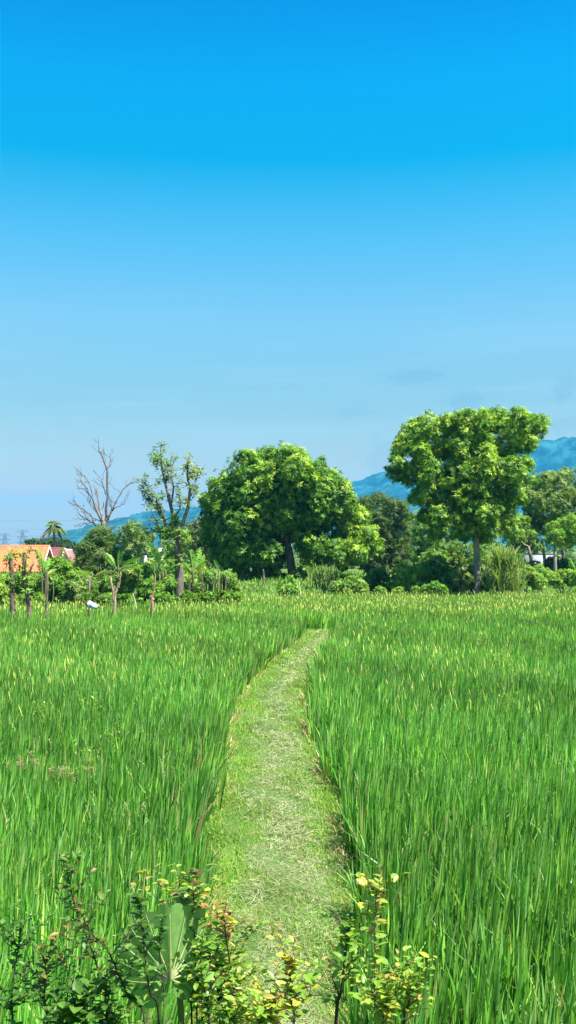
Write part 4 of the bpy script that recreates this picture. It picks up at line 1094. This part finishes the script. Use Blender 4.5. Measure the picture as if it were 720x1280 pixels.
B_ += [
 ('low weedy clump between the bucket post and the forked stump', [(128, 749, 7), (136, 747, 7), (122, 751, 5)], 69.8, 260, .17, .07, GL + GO, {}),
 ('low weedy clump between the forked and the reddish stump', [(158, 749, 7), (166, 750, 6), (150, 750, 6)], 69.8, 260, .17, .07, GL + GM, {}),
 ('low green clump left of the half bare tree base', [(206, 749, 8), (197, 748, 8), (213, 750, 6)], 69.6, 300, .18, .08, GL + GM, {}),
 ('low green clump right of the half bare tree base', [(232, 748, 8), (241, 747, 8), (249, 748, 7)], 69.8, 320, .18, .08, GM + GL, {}),
 ('low leafy clump where the mango shade begins', [(262, 747, 8), (272, 748, 8), (284, 746, 8), (294, 747, 6)], 69.9, 360, .19, .09, GM + GL, {}),
 ('low grassy clump at the feet of the first stakes', [(22, 750, 8), (36, 750, 7), (48, 749, 8)], 70, 330, .18, .07, GY + GL, {}),
 ('tangled mid green bush behind the left banana clump', [(205, 726, 13), (188, 728, 11), (222, 722, 10)], 74, 750, .22, .09, GM + GL, {}),
 ('tangled yellow green bush below the bright banana clump', [(244, 730, 12), (256, 726, 10), (234, 726, 9)], 74, 700, .22, .09, GL + GY, {})]
B_ += [
 ('fluffy light green shrub behind the forked stump and banana', [(152, 722, 13), (165, 715, 11), (140, 730, 11), (158, 738, 10)], 71, 900, .22, .06, GL + GO, {}),
 ('light green shrub covering the left banana clump feet', [(196, 738, 11), (186, 735, 10), (206, 735, 10), (212, 728, 8)], 70.6, 750, .22, .08, GL + GM, {}),
 ('yellowish shrub left of the feathery tree', [(98, 722, 11), (88, 722, 10), (104, 732, 9)], 71.2, 560, .20, .08, GY + GL, {}),
 ('brush of mixed green between banana clump and mango', [(262, 722, 11), (252, 735, 10), (272, 732, 11), (282, 722, 9)], 71, 760, .20, .08, GL + GO, {}),
 ('pale shrub just above the first stakes', [(8, 728, 9), (24, 724, 9), (40, 728, 9), (-4, 724, 8)], 72, 560, .20, .08, GL + GY, {})]
for i, (lab, lb, d, n, L, W, cols, kw) in enumerate(B_):
    bush(lab, lb, d, n, L, W, cols, 200 + i, **kw)

# feathery tree round the dead trunk
def feathery(name, label, lobes, d, n, seed, cols, base_px, cat='tree'):
    d = dl(base_px, d); rng = np.random.default_rng(seed)
    b = P(base_px, 740, d); b[2] = ground_at(d, base_px)
    t = thing(name, label, cat, b)
    g = Geo(); lb = lobes_px(rng, lobes, d, 1.0)
    crown(g, rng, lb, n, .34, .045, cols, ros=12, up=.5, droop=.5, k=8, f=.5, shell=.5, inner=.25)
    g.build('crown', M_dull, t)
    g = Geo()
    tube(g, smooth_path([b, b + [0, 0, 1.5], P(base_px, 715, d)], 8), np.linspace(.13, .08, 8), (.22, .18, .13), 8, .1, rng)
    for l in lb: limb(g, rng, P(base_px, 718, d), l[:3], .06, .02, (.22, .18, .13), n=6, sides=5)
    g.build('trunk', M_bark, t)
feathery('feathery_tree', 'bushy feathery light green tree wrapping the dead tree', [(118, 672, 13), (112, 688, 13), (128, 668, 11), (122, 698, 15), (138, 685, 11), (112, 712, 14), (130, 712, 15), (142, 705, 12), (108, 700, 9), (124, 727, 12), (146, 720, 10)], 73, 2300, 96,
         [((.10, .19, .05), 3), ((.15, .25, .06), 3), ((.06, .13, .035), 2), ((.22, .27, .09), 1)], 124)

# tall reeds
def reeds(label, px0, px1, d, ytop, n, seed, cols, name='reed_clump', hvar=.3):
    d = dl(px0, d); rng = np.random.default_rng(seed)
    c = P((px0 + px1) / 2, 740, d); c[2] = ground_at(d, px0)
    t = thing(name, label, 'reeds', c, 'reed clumps')
    Ht = P(0, ytop, d)[2] - c[2]
    x = rng.normal((px0 + px1) / 2, (px1 - px0) / 5, n); x = X(x, d); y = d + rng.normal(0, .5, n)
    k = 9; N = n * k
    az = rng.uniform(0, 6.28, N); bx = np.repeat(x, k); by = np.repeat(y, k); hb = rng.uniform(.0, .6, N) ** .8 * Ht
    L = rng.uniform(.2, .42, N) * Ht; lean = rng.uniform(.3, 1.0, N)
    s = np.linspace(0, 1, 5)[None]
    Pc = np.stack([bx[:, None] + np.cos(az)[:, None] * L[:, None] * lean[:, None] * s, by[:, None] + np.sin(az)[:, None] * L[:, None] * lean[:, None] * s,
                   c[2] + hb[:, None] + L[:, None] * (1.15 * s - .75 * lean[:, None] * s ** 2.5)], -1)
    Wv = np.stack([-np.sin(az), np.cos(az), az * 0], -1)[:, None] * (.028 * rng.uniform(.6, 1.3, N)[:, None] * np.array([.5, 1, 1, .6, .05]))[..., None]
    g = Geo(); ribbons(g, Pc, Wv, pick(rng, cols, N)); g.build('foliage', M_dull, t)
    g = Geo()
    for i in range(min(n, 40)):
        tube(g, [(x[i], y[i], c[2]), (x[i] + rng.normal(0, .15), y[i], c[2] + Ht * rng.uniform(.5, .9))], [.02, .008], (.25, .28, .1), 4)
    g.build('stem', M_bark, t)
reeds('tall pale reeds standing right of the grey trunk', 608, 652, 71, 674, 150, 301, [((.22, .32, .09), 3), ((.32, .38, .15), 2), ((.12, .22, .05), 2)])
reeds('upright green reeds under the right side of the mango', 385, 425, 78, 702, 70, 302, [((.12, .24, .05), 3), ((.2, .3, .08), 2)])
reeds('narrow reed clump with arching blades under the mango left side', 262, 282, 70.6, 706, 26, 303, [((.06, .14, .03), 3), ((.15, .26, .06), 1)])

# weedy meadow and low growth behind the rice
def meadow():
    rng = np.random.default_rng(310); g = Geo()
    n = 85000
    y = 54 + rng.uniform(0, 1, n) ** 1.4 * 70; x = rng.uniform(-1, 1, n) * (.33 * y + 3); k_ = y > far_edge(x) - .3; x = x[k_]; y = y[k_]; n = len(x)
    cl = np.sin(x * .7 + 1.2 * np.sin(y * .2)) * np.sin(y * .6 + x * .2)
    L = rng.uniform(.15, .5, n) * (1 + .8 * (cl > .3) * rng.uniform(0, 1, n)); az = rng.uniform(0, 6.28, n); lean = rng.uniform(.1, .9, n)
    s = np.linspace(0, 1, 3)[None]
    Pc = np.stack([x[:, None] + np.cos(az)[:, None] * L[:, None] * lean[:, None] * s, y[:, None] + np.sin(az)[:, None] * L[:, None] * lean[:, None] * s, base_z(x, y)[:, None] + L[:, None] * s * (1 - .3 * s)], -1)
    Wv = np.stack([-np.sin(az), np.cos(az), az * 0], -1)[:, None] * (.04 * rng.uniform(.5, 1.5, n)[:, None] * np.array([.8, 1, .1]))[..., None]
    ribbons(g, Pc, Wv, pick(rng, [((.12, .26, .035), 3), ((.18, .33, .05), 3), ((.26, .34, .09), 1)], n))
    tag(g.build('meadow_grass', M_grass), 'weedy bright green grass on the ground beneath the trees', 'grass', kind='stuff')
meadow()
def far_woods():
    rng = np.random.default_rng(311); g = Geo()
    for (d, n, lo, hi) in ((190, 60, 3.0, 5.5), (300, 70, 4, 8), (480, 70, 5, 11)):
        lb = []
        for i in range(n):
            x = (i / n * 2 - 1) * (.36 * d) + rng.normal(0, 1.5); h = rng.uniform(lo, hi); r = h * .45
            lb.append((x, d + rng.uniform(-8, 8), h - r, r)); lb.append((x + r * .8, d + rng.uniform(-8, 8), r * .8, r * .9))
        crown(g, rng, lb, 5200, .008 * d * .5, .004 * d * .5, GO + GD, ros=5, k=5)
    tag(g.build('far_woods', M_dull), 'distant low tree belt on the plain below the mountains', 'woods', kind='stuff')
far_woods()

# ------------------------------------------------------------------ weeds in the rice
def weed(label, px, py, seed, h=.28, n=7, cols=None, name='weed', group='yellow green weeds standing in the right rice field', z=.62):
    rng = np.random.default_rng(seed)
    d = (H - z) * F / (py - HZ); b = np.array([X(px, d), d, -.25])
    t = thing(name, label, 'weed', b, group)
    g = Geo(); lf = Geo(); cols = cols or [((.24, .42, .04), 3), ((.33, .46, .07), 1), ((.16, .34, .04), 3)]
    for i in range(n):
        e = b + np.array([rng.normal(0, .10), rng.normal(0, .10), .25 + z + rng.uniform(-.08, .10) + h * .3])
        q = limb(g, rng, b + rng.normal(0, .03, 3) * [1, 1, 0], e, .006, .003, (.2, .3, .05), n=8, sides=4)
        for k in range(5, 8):
            N = 6; az = rng.uniform(0, 6.28, N)
            Dd = unit(np.stack([np.cos(az), np.sin(az), rng.uniform(-.1, .8, N)], -1)); Sd = np.stack([-np.sin(az), np.cos(az), az * 0], -1)
            diamonds(lf, np.tile(q[k], (N, 1)) + rng.normal(0, .03, (N, 3)), unit(Dd + rng.normal(0, .4, (N, 3))), Sd, rng.uniform(.03, .08, N), rng.uniform(.012, .028, N), pick(rng, cols, N))
    g.build('stem', M_grass, t); lf.build('foliage', M_near, t)
for i, (px, py, lab) in enumerate([(598, 797, 'yellow green weed farthest up the row in the right rice'), (606, 801, 'second weed from the top of the row in the right rice'), (618, 820, 'largest tuft of the weed row in the right rice field'),
        (626, 825, 'bright weed just below the largest tuft of the row'), (632, 830, 'middle lower weed of the row in right rice'), (640, 843, 'lone weed near the lower end of the row'), (632, 878, 'faint separate weed below the row in right rice')]):
    weed(lab, px, py, 400 + i)
for i, (px, py, lab) in enumerate([(252, 779, 'pale leafy weed far off in the left rice below stumps'), (62, 893, 'thin yellowish weed in the left rice near the edge'), (96, 946, 'leafy light green weed in the middle of the left rice'), (135, 922, 'spindly weed with pale stems in the left rice'),
                                   (120, 880, 'small yellow weed tuft above the spindly one')]):
    weed(lab, px, py, 420 + i, n=4 if i else 9, group='weeds standing in the left rice field')
def seedgrass(label, px, py, seed):
    rng = np.random.default_rng(seed); z = .60; d = (H - z) * F / (py - HZ); b = np.array([X(px, d), d, -.25])
    t = thing('seeding_grass', label, 'weed', b, 'reddish seed heads in the left rice')
    g = Geo(); lf = Geo()
    for i in range(9):
        e = b + np.array([rng.normal(0, .13), rng.normal(0, .08), .25 + z + rng.uniform(-.04, .10)])
        q = limb(g, rng, b + rng.normal(0, .03, 3) * [1, 1, 0], e, .004, .002, (.25, .3, .1), n=8, sides=4)
        N = 30; az = rng.uniform(0, 6.28, N); Dd = unit(np.stack([np.cos(az), np.sin(az), rng.uniform(-.2, .6, N)], -1))
        diamonds(lf, q[-1] - np.array([0, 0, 1]) * rng.uniform(0, .10, (N, 1)), Dd, unit(np.cross(Dd, [0, 0, 1.])), rng.uniform(.03, .07, N), np.full(N, .008), pick(rng, [((.40, .28, .14), 1), ((.32, .30, .12), 1)], N))
    g.build('stem', M_grass, t); lf.build('seed_head', M_straw, t)
seedgrass('brownish red seed heads over the left rice, upper tuft', 40, 952, 440)
seedgrass('brownish red seed heads over the left rice, lower right tuft', 86, 965, 441)

# ------------------------------------------------------------------ bank vegetation and foreground saplings
def leafblade(g, base, D_, Up, L, W, C, curl=.15, K=5):
    """broad shrub leaves, curved ribbons (N)"""
    N = len(base); s = np.linspace(0, 1, K)
    Sd = unit(np.cross(D_, Up)); nn = np.cross(Sd, D_)
    Pc = base[:, None] + D_[:, None] * (L[:, None] * s[None])[..., None] - nn[:, None] * (curl * L[:, None] * s[None] ** 2)[..., None]
    wp = np.sin(np.pi * np.clip(s, 0, 1) ** .85) ** .75; wp[0] = .08; wp[-1] = .04
    Wv = Sd[:, None] * (W[:, None] * .5 * wp[None])[..., None]
    # slight fold: two half ribbons
    for sg in (-1, 1):
        V0 = Pc; V1 = Pc + Wv * sg + nn[:, None] * (W[:, None] * .12 * wp[None])[..., None]
        V = np.stack([V0, V1], 2).reshape(-1, 3)
        b = (np.arange(N) * K * 2)[:, None] + (np.arange(K - 1) * 2)[None]
        Q = np.stack([b, b + 1, b + 3, b + 2], -1).reshape(-1, 4)
        g.add(V, Q, np.repeat(C * (1 if sg > 0 else .96), K - 1, 0))
def sapling(label, stem_px, d, seed, ll=.055, tipC=((.42, .20, .06), (.45, .40, .06)), midC=((.10, .22, .03), (.16, .30, .04)), br=7, brl=.22, dens=1.0, stemC=(.045, .035, .025), r0=.0045, tipfrac=.25, leaf_from=.25, group='shrubs at the near end of the path'):
    rng = np.random.default_rng(seed)
    pts = [P(px, py, d) + np.array([0, rng.normal(0, .04), 0]) for px, py in stem_px]
    b = pts[0].copy(); gz = float(base_z(0, np.array(d))) - .02
    root = b + (b - pts[1]) * 0; root[2] = gz
    pts = [root] + pts
    t = thing('sapling', label, 'shrub', root, group)
    q = smooth_path(pts, 26)
    g = Geo(); tube(g, q, np.linspace(r0 * 1.3, r0 * .35, 26), stemC, 6)
    lf = Geo()
    zt = q[-1][2]; zb = q[0][2]
    def leaves(pth, sc, f0):
        Lp = np.linalg.norm(np.diff(pth, axis=0), axis=1).sum(); n = max(4, int(Lp / .022 * dens))
        tt = np.linspace(f0, 1, n); pos = np.stack([np.interp(tt, np.linspace(0, 1, len(pth)), pth[:, i]) for i in range(3)], -1)
        T = unit(np.gradient(pos, axis=0) + 1e-6)
        az = np.arange(n) * 2.4 + rng.uniform(0, 6); rv = np.stack([np.cos(az), np.sin(az), 0 * az], -1)
        Dd = unit(rv + T * rng.uniform(.2, .8, (n, 1)) + rng.normal(0, .2, (n, 3)))
        Up = unit(np.array([0, 0, 1.]) + rng.normal(0, .35, (n, 3)))
        L = ll * 1.0 * rng.uniform(.5, 1.3, n) * sc * np.interp(tt, [0, .8, 1], [1, 1, .6])
        hrel = (pos[:, 2] - zb) / max(zt - zb, .1)
        C = pick(rng, [(c, 1) for c in midC], n)
        tip = (rng.uniform(0, 1, n) < np.clip((hrel - (1 - tipfrac)) / tipfrac * 1.5, 0, .95)) | ((tt > .85) & (rng.uniform(0, 1, n) < .5))
        C[tip] = pick(rng, [(c, 1) for c in tipC], tip.sum())
        leafblade(lf, pos, Dd, Up, L, L * rng.uniform(.42, .6, n), C)
    leaves(q, 1, leaf_from)
    for i in range(int(br * 1.7)):
        k = rng.integers(7, 24); T = unit((q[k + 1] - q[k - 1])[None])[0]
        az = rng.uniform(0, 6.28); dr = unit((T * .8 + np.array([math.cos(az), math.sin(az) * .7, .15]))[None])[0]
        L = brl * 1.25 * rng.uniform(.6, 1.5) * (1.15 - k / 40)
        w = limb(g, rng, q[k], q[k] + dr * L, r0 * .45, r0 * .2, stemC, n=7, sides=5)
        leaves(w, .9, .15)
    g.build('stem', M_bark, t, smooth=True); lf.build('foliage', M_near, t)
DKG = ((.05, .13, .018), (.08, .19, .025), (.12, .25, .035)); MIDG = ((.12, .26, .03), (.18, .34, .04), (.25, .36, .05))
RED = ((.20, .13, .04), (.18, .26, .04), (.12, .22, .03), (.10, .2, .03)); YEL = ((.48, .45, .06), (.44, .32, .09), (.36, .48, .06), (.26, .42, .05), (.20, .36, .04))
sapling('tall dark stemmed sapling with reddish tip at lower left', [(145, 1290), (118, 1200), (97, 1140), (86, 1095), (80, 1070)], 4.5, 501, tipC=RED, midC=DKG + ((.12, .2, .03),), br=9, brl=.16, ll=.045)
sapling('leaning sapling crossing in front of the taro leaf side', [(182, 1290), (158, 1240), (135, 1185), (115, 1160), (98, 1125)], 4.35, 502, tipC=RED, midC=DKG, br=8, brl=.18, ll=.045)
sapling('straight dark sapling directly before the taro leaf', [(199, 1290), (190, 1230), (182, 1180), (176, 1140), (172, 1118)], 4.2, 503, tipC=DKG, midC=DKG, br=6, brl=.15, ll=.045, leaf_from=.45, dens=.8)
sapling('yellow green bushy sapling right behind the taro leaf', [(240, 1290), (236, 1220), (228, 1160), (222, 1120), (226, 1100)], 4.7, 504, tipC=YEL, midC=MIDG, br=10, brl=.22, tipfrac=.45)
sapling('dark leaved sapling top against the left edge of the path', [(245, 1290), (246, 1210), (242, 1150), (243, 1105), (240, 1090)], 4.6, 505, tipC=RED, midC=DKG, br=6, brl=.12, ll=.07, dens=.6)
sapling('reddish topped sapling at the left side of the path foot', [(296, 1290), (291, 1230), (283, 1180), (281, 1150), (280, 1140)], 4.6, 506, tipC=((.34, .22, .07), (.40, .40, .07)), midC=MIDG, br=8, brl=.14)
sapling('dense mid green shrub filling the space beside the taro leaf', [(275, 1295), (272, 1250), (268, 1215), (270, 1190)], 4.6, 507, tipC=MIDG, midC=DKG + MIDG, br=13, brl=.25, dens=1.3)
sapling('dark small leaved shrub in the lower left corner', [(12, 1300), (18, 1240), (20, 1190), (24, 1160)], 4.4, 508, tipC=DKG, midC=DKG, br=14, brl=.22, ll=.04, dens=1.2)
sapling('dark twiggy shrub beside the lower left corner', [(60, 1300), (52, 1250), (58, 1215), (50, 1185)], 4.4, 509, tipC=((.28, .2, .06), (.12, .2, .03)), midC=DKG, br=10, brl=.18, ll=.04)
sapling('broad leaved dark shrub at the bottom below the leaning sapling', [(105, 1300), (98, 1262), (104, 1235)], 4.3, 510, tipC=DKG, midC=DKG, br=9, brl=.15, ll=.085, dens=.7)
sapling('tall golden tipped sapling at the right side of the path foot', [(468, 1290), (468, 1220), (469, 1160), (470, 1120), (474, 1098)], 4.5, 511, tipC=YEL, midC=MIDG, br=10, brl=.17, stemC=(.18, .13, .07), tipfrac=.4, ll=.06, dens=.8)
sapling('dark bare stemmed sapling left of the golden tipped one', [(420, 1290), (427, 1230), (433, 1180), (440, 1150)], 4.4, 512, tipC=MIDG, midC=MIDG, br=7, brl=.14, leaf_from=.7, r0=.008, ll=.055, dens=.8)
sapling('small bushy golden shrub in the lower right beside the rice', [(505, 1295), (510, 1260), (518, 1235), (516, 1215)], 4.35, 513, tipC=YEL, midC=MIDG, br=9, brl=.14, ll=.05, tipfrac=.5)
sapling('low golden leaved shrub at the bottom centre of the path', [(368, 1300), (366, 1250), (362, 1215), (366, 1200)], 4.4, 514, tipC=YEL, midC=MIDG, br=10, brl=.16, ll=.06, tipfrac=.4)
sapling('low green shrub with yellow tips, bottom, left of path middle', [(330, 1300), (338, 1265), (342, 1235)], 4.35, 515, tipC=YEL, midC=MIDG, br=10, brl=.18, ll=.06)
sapling('low bright shrub at the bottom between golden tipped saplings', [(480, 1300), (482, 1262), (486, 1240)], 4.3, 516, tipC=YEL, midC=MIDG, br=8, brl=.13, ll=.055)

for i, (px_, py_, d_, lab_, tc_, mc_) in enumerate([
    (130, 1225, 4.4, 'low leafy bush below the tall dark stemmed sapling', DKG, DKG + MIDG), (285, 1262, 4.3, 'low green bush right of the taro stalk', MIDG, DKG + MIDG), (290, 1225, 4.4, 'low fresh green bush under the reddish topped sapling', YEL, MIDG),
    (250, 1205, 4.55, 'rounded green bush hiding the foot of the yellow green sapling', MIDG, MIDG), (80, 1245, 4.3, 'low dark bush between two dark saplings at lower left', DKG, DKG), (140, 1268, 4.5, 'low tangled green bush at the bottom left of the taro', MIDG, DKG + MIDG)]):
    sapling(lab_, [(px_ - 4, 1310), (px_ + 2, 1275), (px_, py_)], d_, 530 + i, tipC=tc_, midC=mc_, br=8, brl=.17, dens=.65, ll=.05)
sapling('bushy green sapling half covering the right of the taro leaf', [(262, 1300), (258, 1250), (252, 1205), (250, 1175)], 4.3, 540, tipC=MIDG, midC=DKG + MIDG, br=9, brl=.13, ll=.05, dens=.8)
sapling('dark sprig hanging across the top of the taro leaf', [(206, 1300), (205, 1240), (200, 1180), (206, 1140)], 4.25, 541, tipC=DKG, midC=DKG, br=1, brl=.08, ll=.04, leaf_from=.7, dens=.6)
# giant taro leaf: heart shape with thick pale ribs
def taro():
    d = 4.5
    sc = S(d)
    c = P(214, 1222, d)               # where the stalk meets the blade
    root = np.array([c[0] + .05, d + .05, float(base_z(0, np.array(d)))])
    t = thing('taro_plant', 'giant taro with one huge ribbed heart shaped leaf', 'taro plant', root)
    g = Geo(); tube(g, smooth_path([root, root + [.0, .05, .45], c + [.03, .08, -.1], c + [0, .01, 0]], 12), np.linspace(.022, .011, 12), (.16, .24, .08), 8)
    g.build('stalk', M_near, t, smooth=True)
    # blade in its own plane (u to the left, v up), left half faces the lens, right half folds away
    def pos(a, r):
        # outline radius by angle from straight up, positive = left (-x)
        u = r * math.sin(a); v = r * math.cos(a)
        if u >= 0: p = np.array([-u * 1.0, .25 * u + .25 * u * u, v])
        else: p = np.array([-u * .62, -u * .75, v + (-u) * .22])
        p[1] += -.10 * v + .012 * math.sin(9 * a) * r
        return c + p
    ang = np.linspace(-math.pi * .93, math.pi * .93, 61)
    def rad(a):
        a = abs(a)
        return np.interp(a, [0, .5, 1.0, 1.6, 2.1, 2.5, 2.93], [.345, .33, .30, .27, .255, .22, .10]) * .95 * (1 + .05 * math.sin(a * 17) + .03 * math.sin(a * 31))
    g = Geo(); nr = 7
    rng = np.random.default_rng(9)
    V = [pos(a, rad(a) * (k / nr) * (1 + (.025 * math.sin(a * 23) if k == nr else 0))) for a in ang for k in range(nr + 1)]
    Q = []
    for i in range(len(ang) - 1):
        for k in range(nr): Q.append((i * (nr + 1) + k, (i + 1) * (nr + 1) + k, (i + 1) * (nr + 1) + k + 1, i * (nr + 1) + k + 1))
    cc = np.array([np.array((.21, .38, .11)) * rng.uniform(.93, 1.07) for _ in Q])
    g.add(V, Q, cc)
    g.build('leaf_blade', M_near, t, smooth=True)
    for a in (0, .42, -.42, .8, -.8, 1.17, -1.17, 1.55, -1.55, 1.95, -1.95, 2.4, -2.4):
        g = Geo(); q = np.array([pos(a * (1 - .12 * s), rad(a) * s * .93) + np.array([0, -.014, 0]) for s in np.linspace(0, 1, 9)])
        tube(g, q, np.linspace(.005 if a else .008, .0012, 9), (.48, .54, .28), 6)
        g.build('rib', M_near, t, smooth=True)
taro()

# grass and weeds on the near bank and under the shrubs
def bank():
    rng = np.random.default_rng(600); g = Geo()
    n = 9000
    x = rng.uniform(-2.6, 2.6, n); y = rng.uniform(2.6, 5.1, n); y = np.where(np.abs(x) > .5, y, np.minimum(y, 4.9))
    z = base_z(x, y); L = rng.uniform(.1, .35, n) * np.where((np.abs(x) < .55), .5, 1); az = rng.uniform(0, 6.28, n); lean = rng.uniform(.1, .8, n)
    s = np.linspace(0, 1, 5)[None]
    Pc = np.stack([x[:, None] + np.cos(az)[:, None] * L[:, None] * lean[:, None] * s, y[:, None] + np.sin(az)[:, None] * L[:, None] * lean[:, None] * s, z[:, None] + L[:, None] * (s - .5 * lean[:, None] * s ** 2)], -1)
    Wv = np.stack([-np.sin(az), np.cos(az), az * 0], -1)[:, None] * (.004 * rng.uniform(.5, 1.5, n)[:, None] * np.array([.8, 1, .9, .6, .05]))[..., None]
    ribbons(g, Pc, Wv, pick(rng, [((.10, .24, .03), 3), ((.17, .32, .045), 3), ((.33, .33, .14), 1)], n))
    tag(g.build('bank_grass', M_grass), 'loose long grass under the shrubs at the foot of the picture', 'grass', kind='stuff')
bank()

# ------------------------------------------------------------------ haze
def haze():
    g = Geo(); box(g, (-6700, -310, -4), (6700, 7000, 440), (1, 1, 1))
    m, t, out = new_mat('haze_air')
    v = t.nodes.new('ShaderNodeVolumePrincipled')
    v.inputs['Color'].default_value = (.03, .42, .80, 1)
    v.inputs['Density'].default_value = HAZE
    v.inputs['Anisotropy'].default_value = 0.0
    t.links.new(v.outputs[0], out.inputs['Volume'])
    tag(g.build('haze', m), kind='stuff', label='pale blue haze in the air between field and mountains', cat='haze')
HAZE = 0.00017
if HAZE: haze()
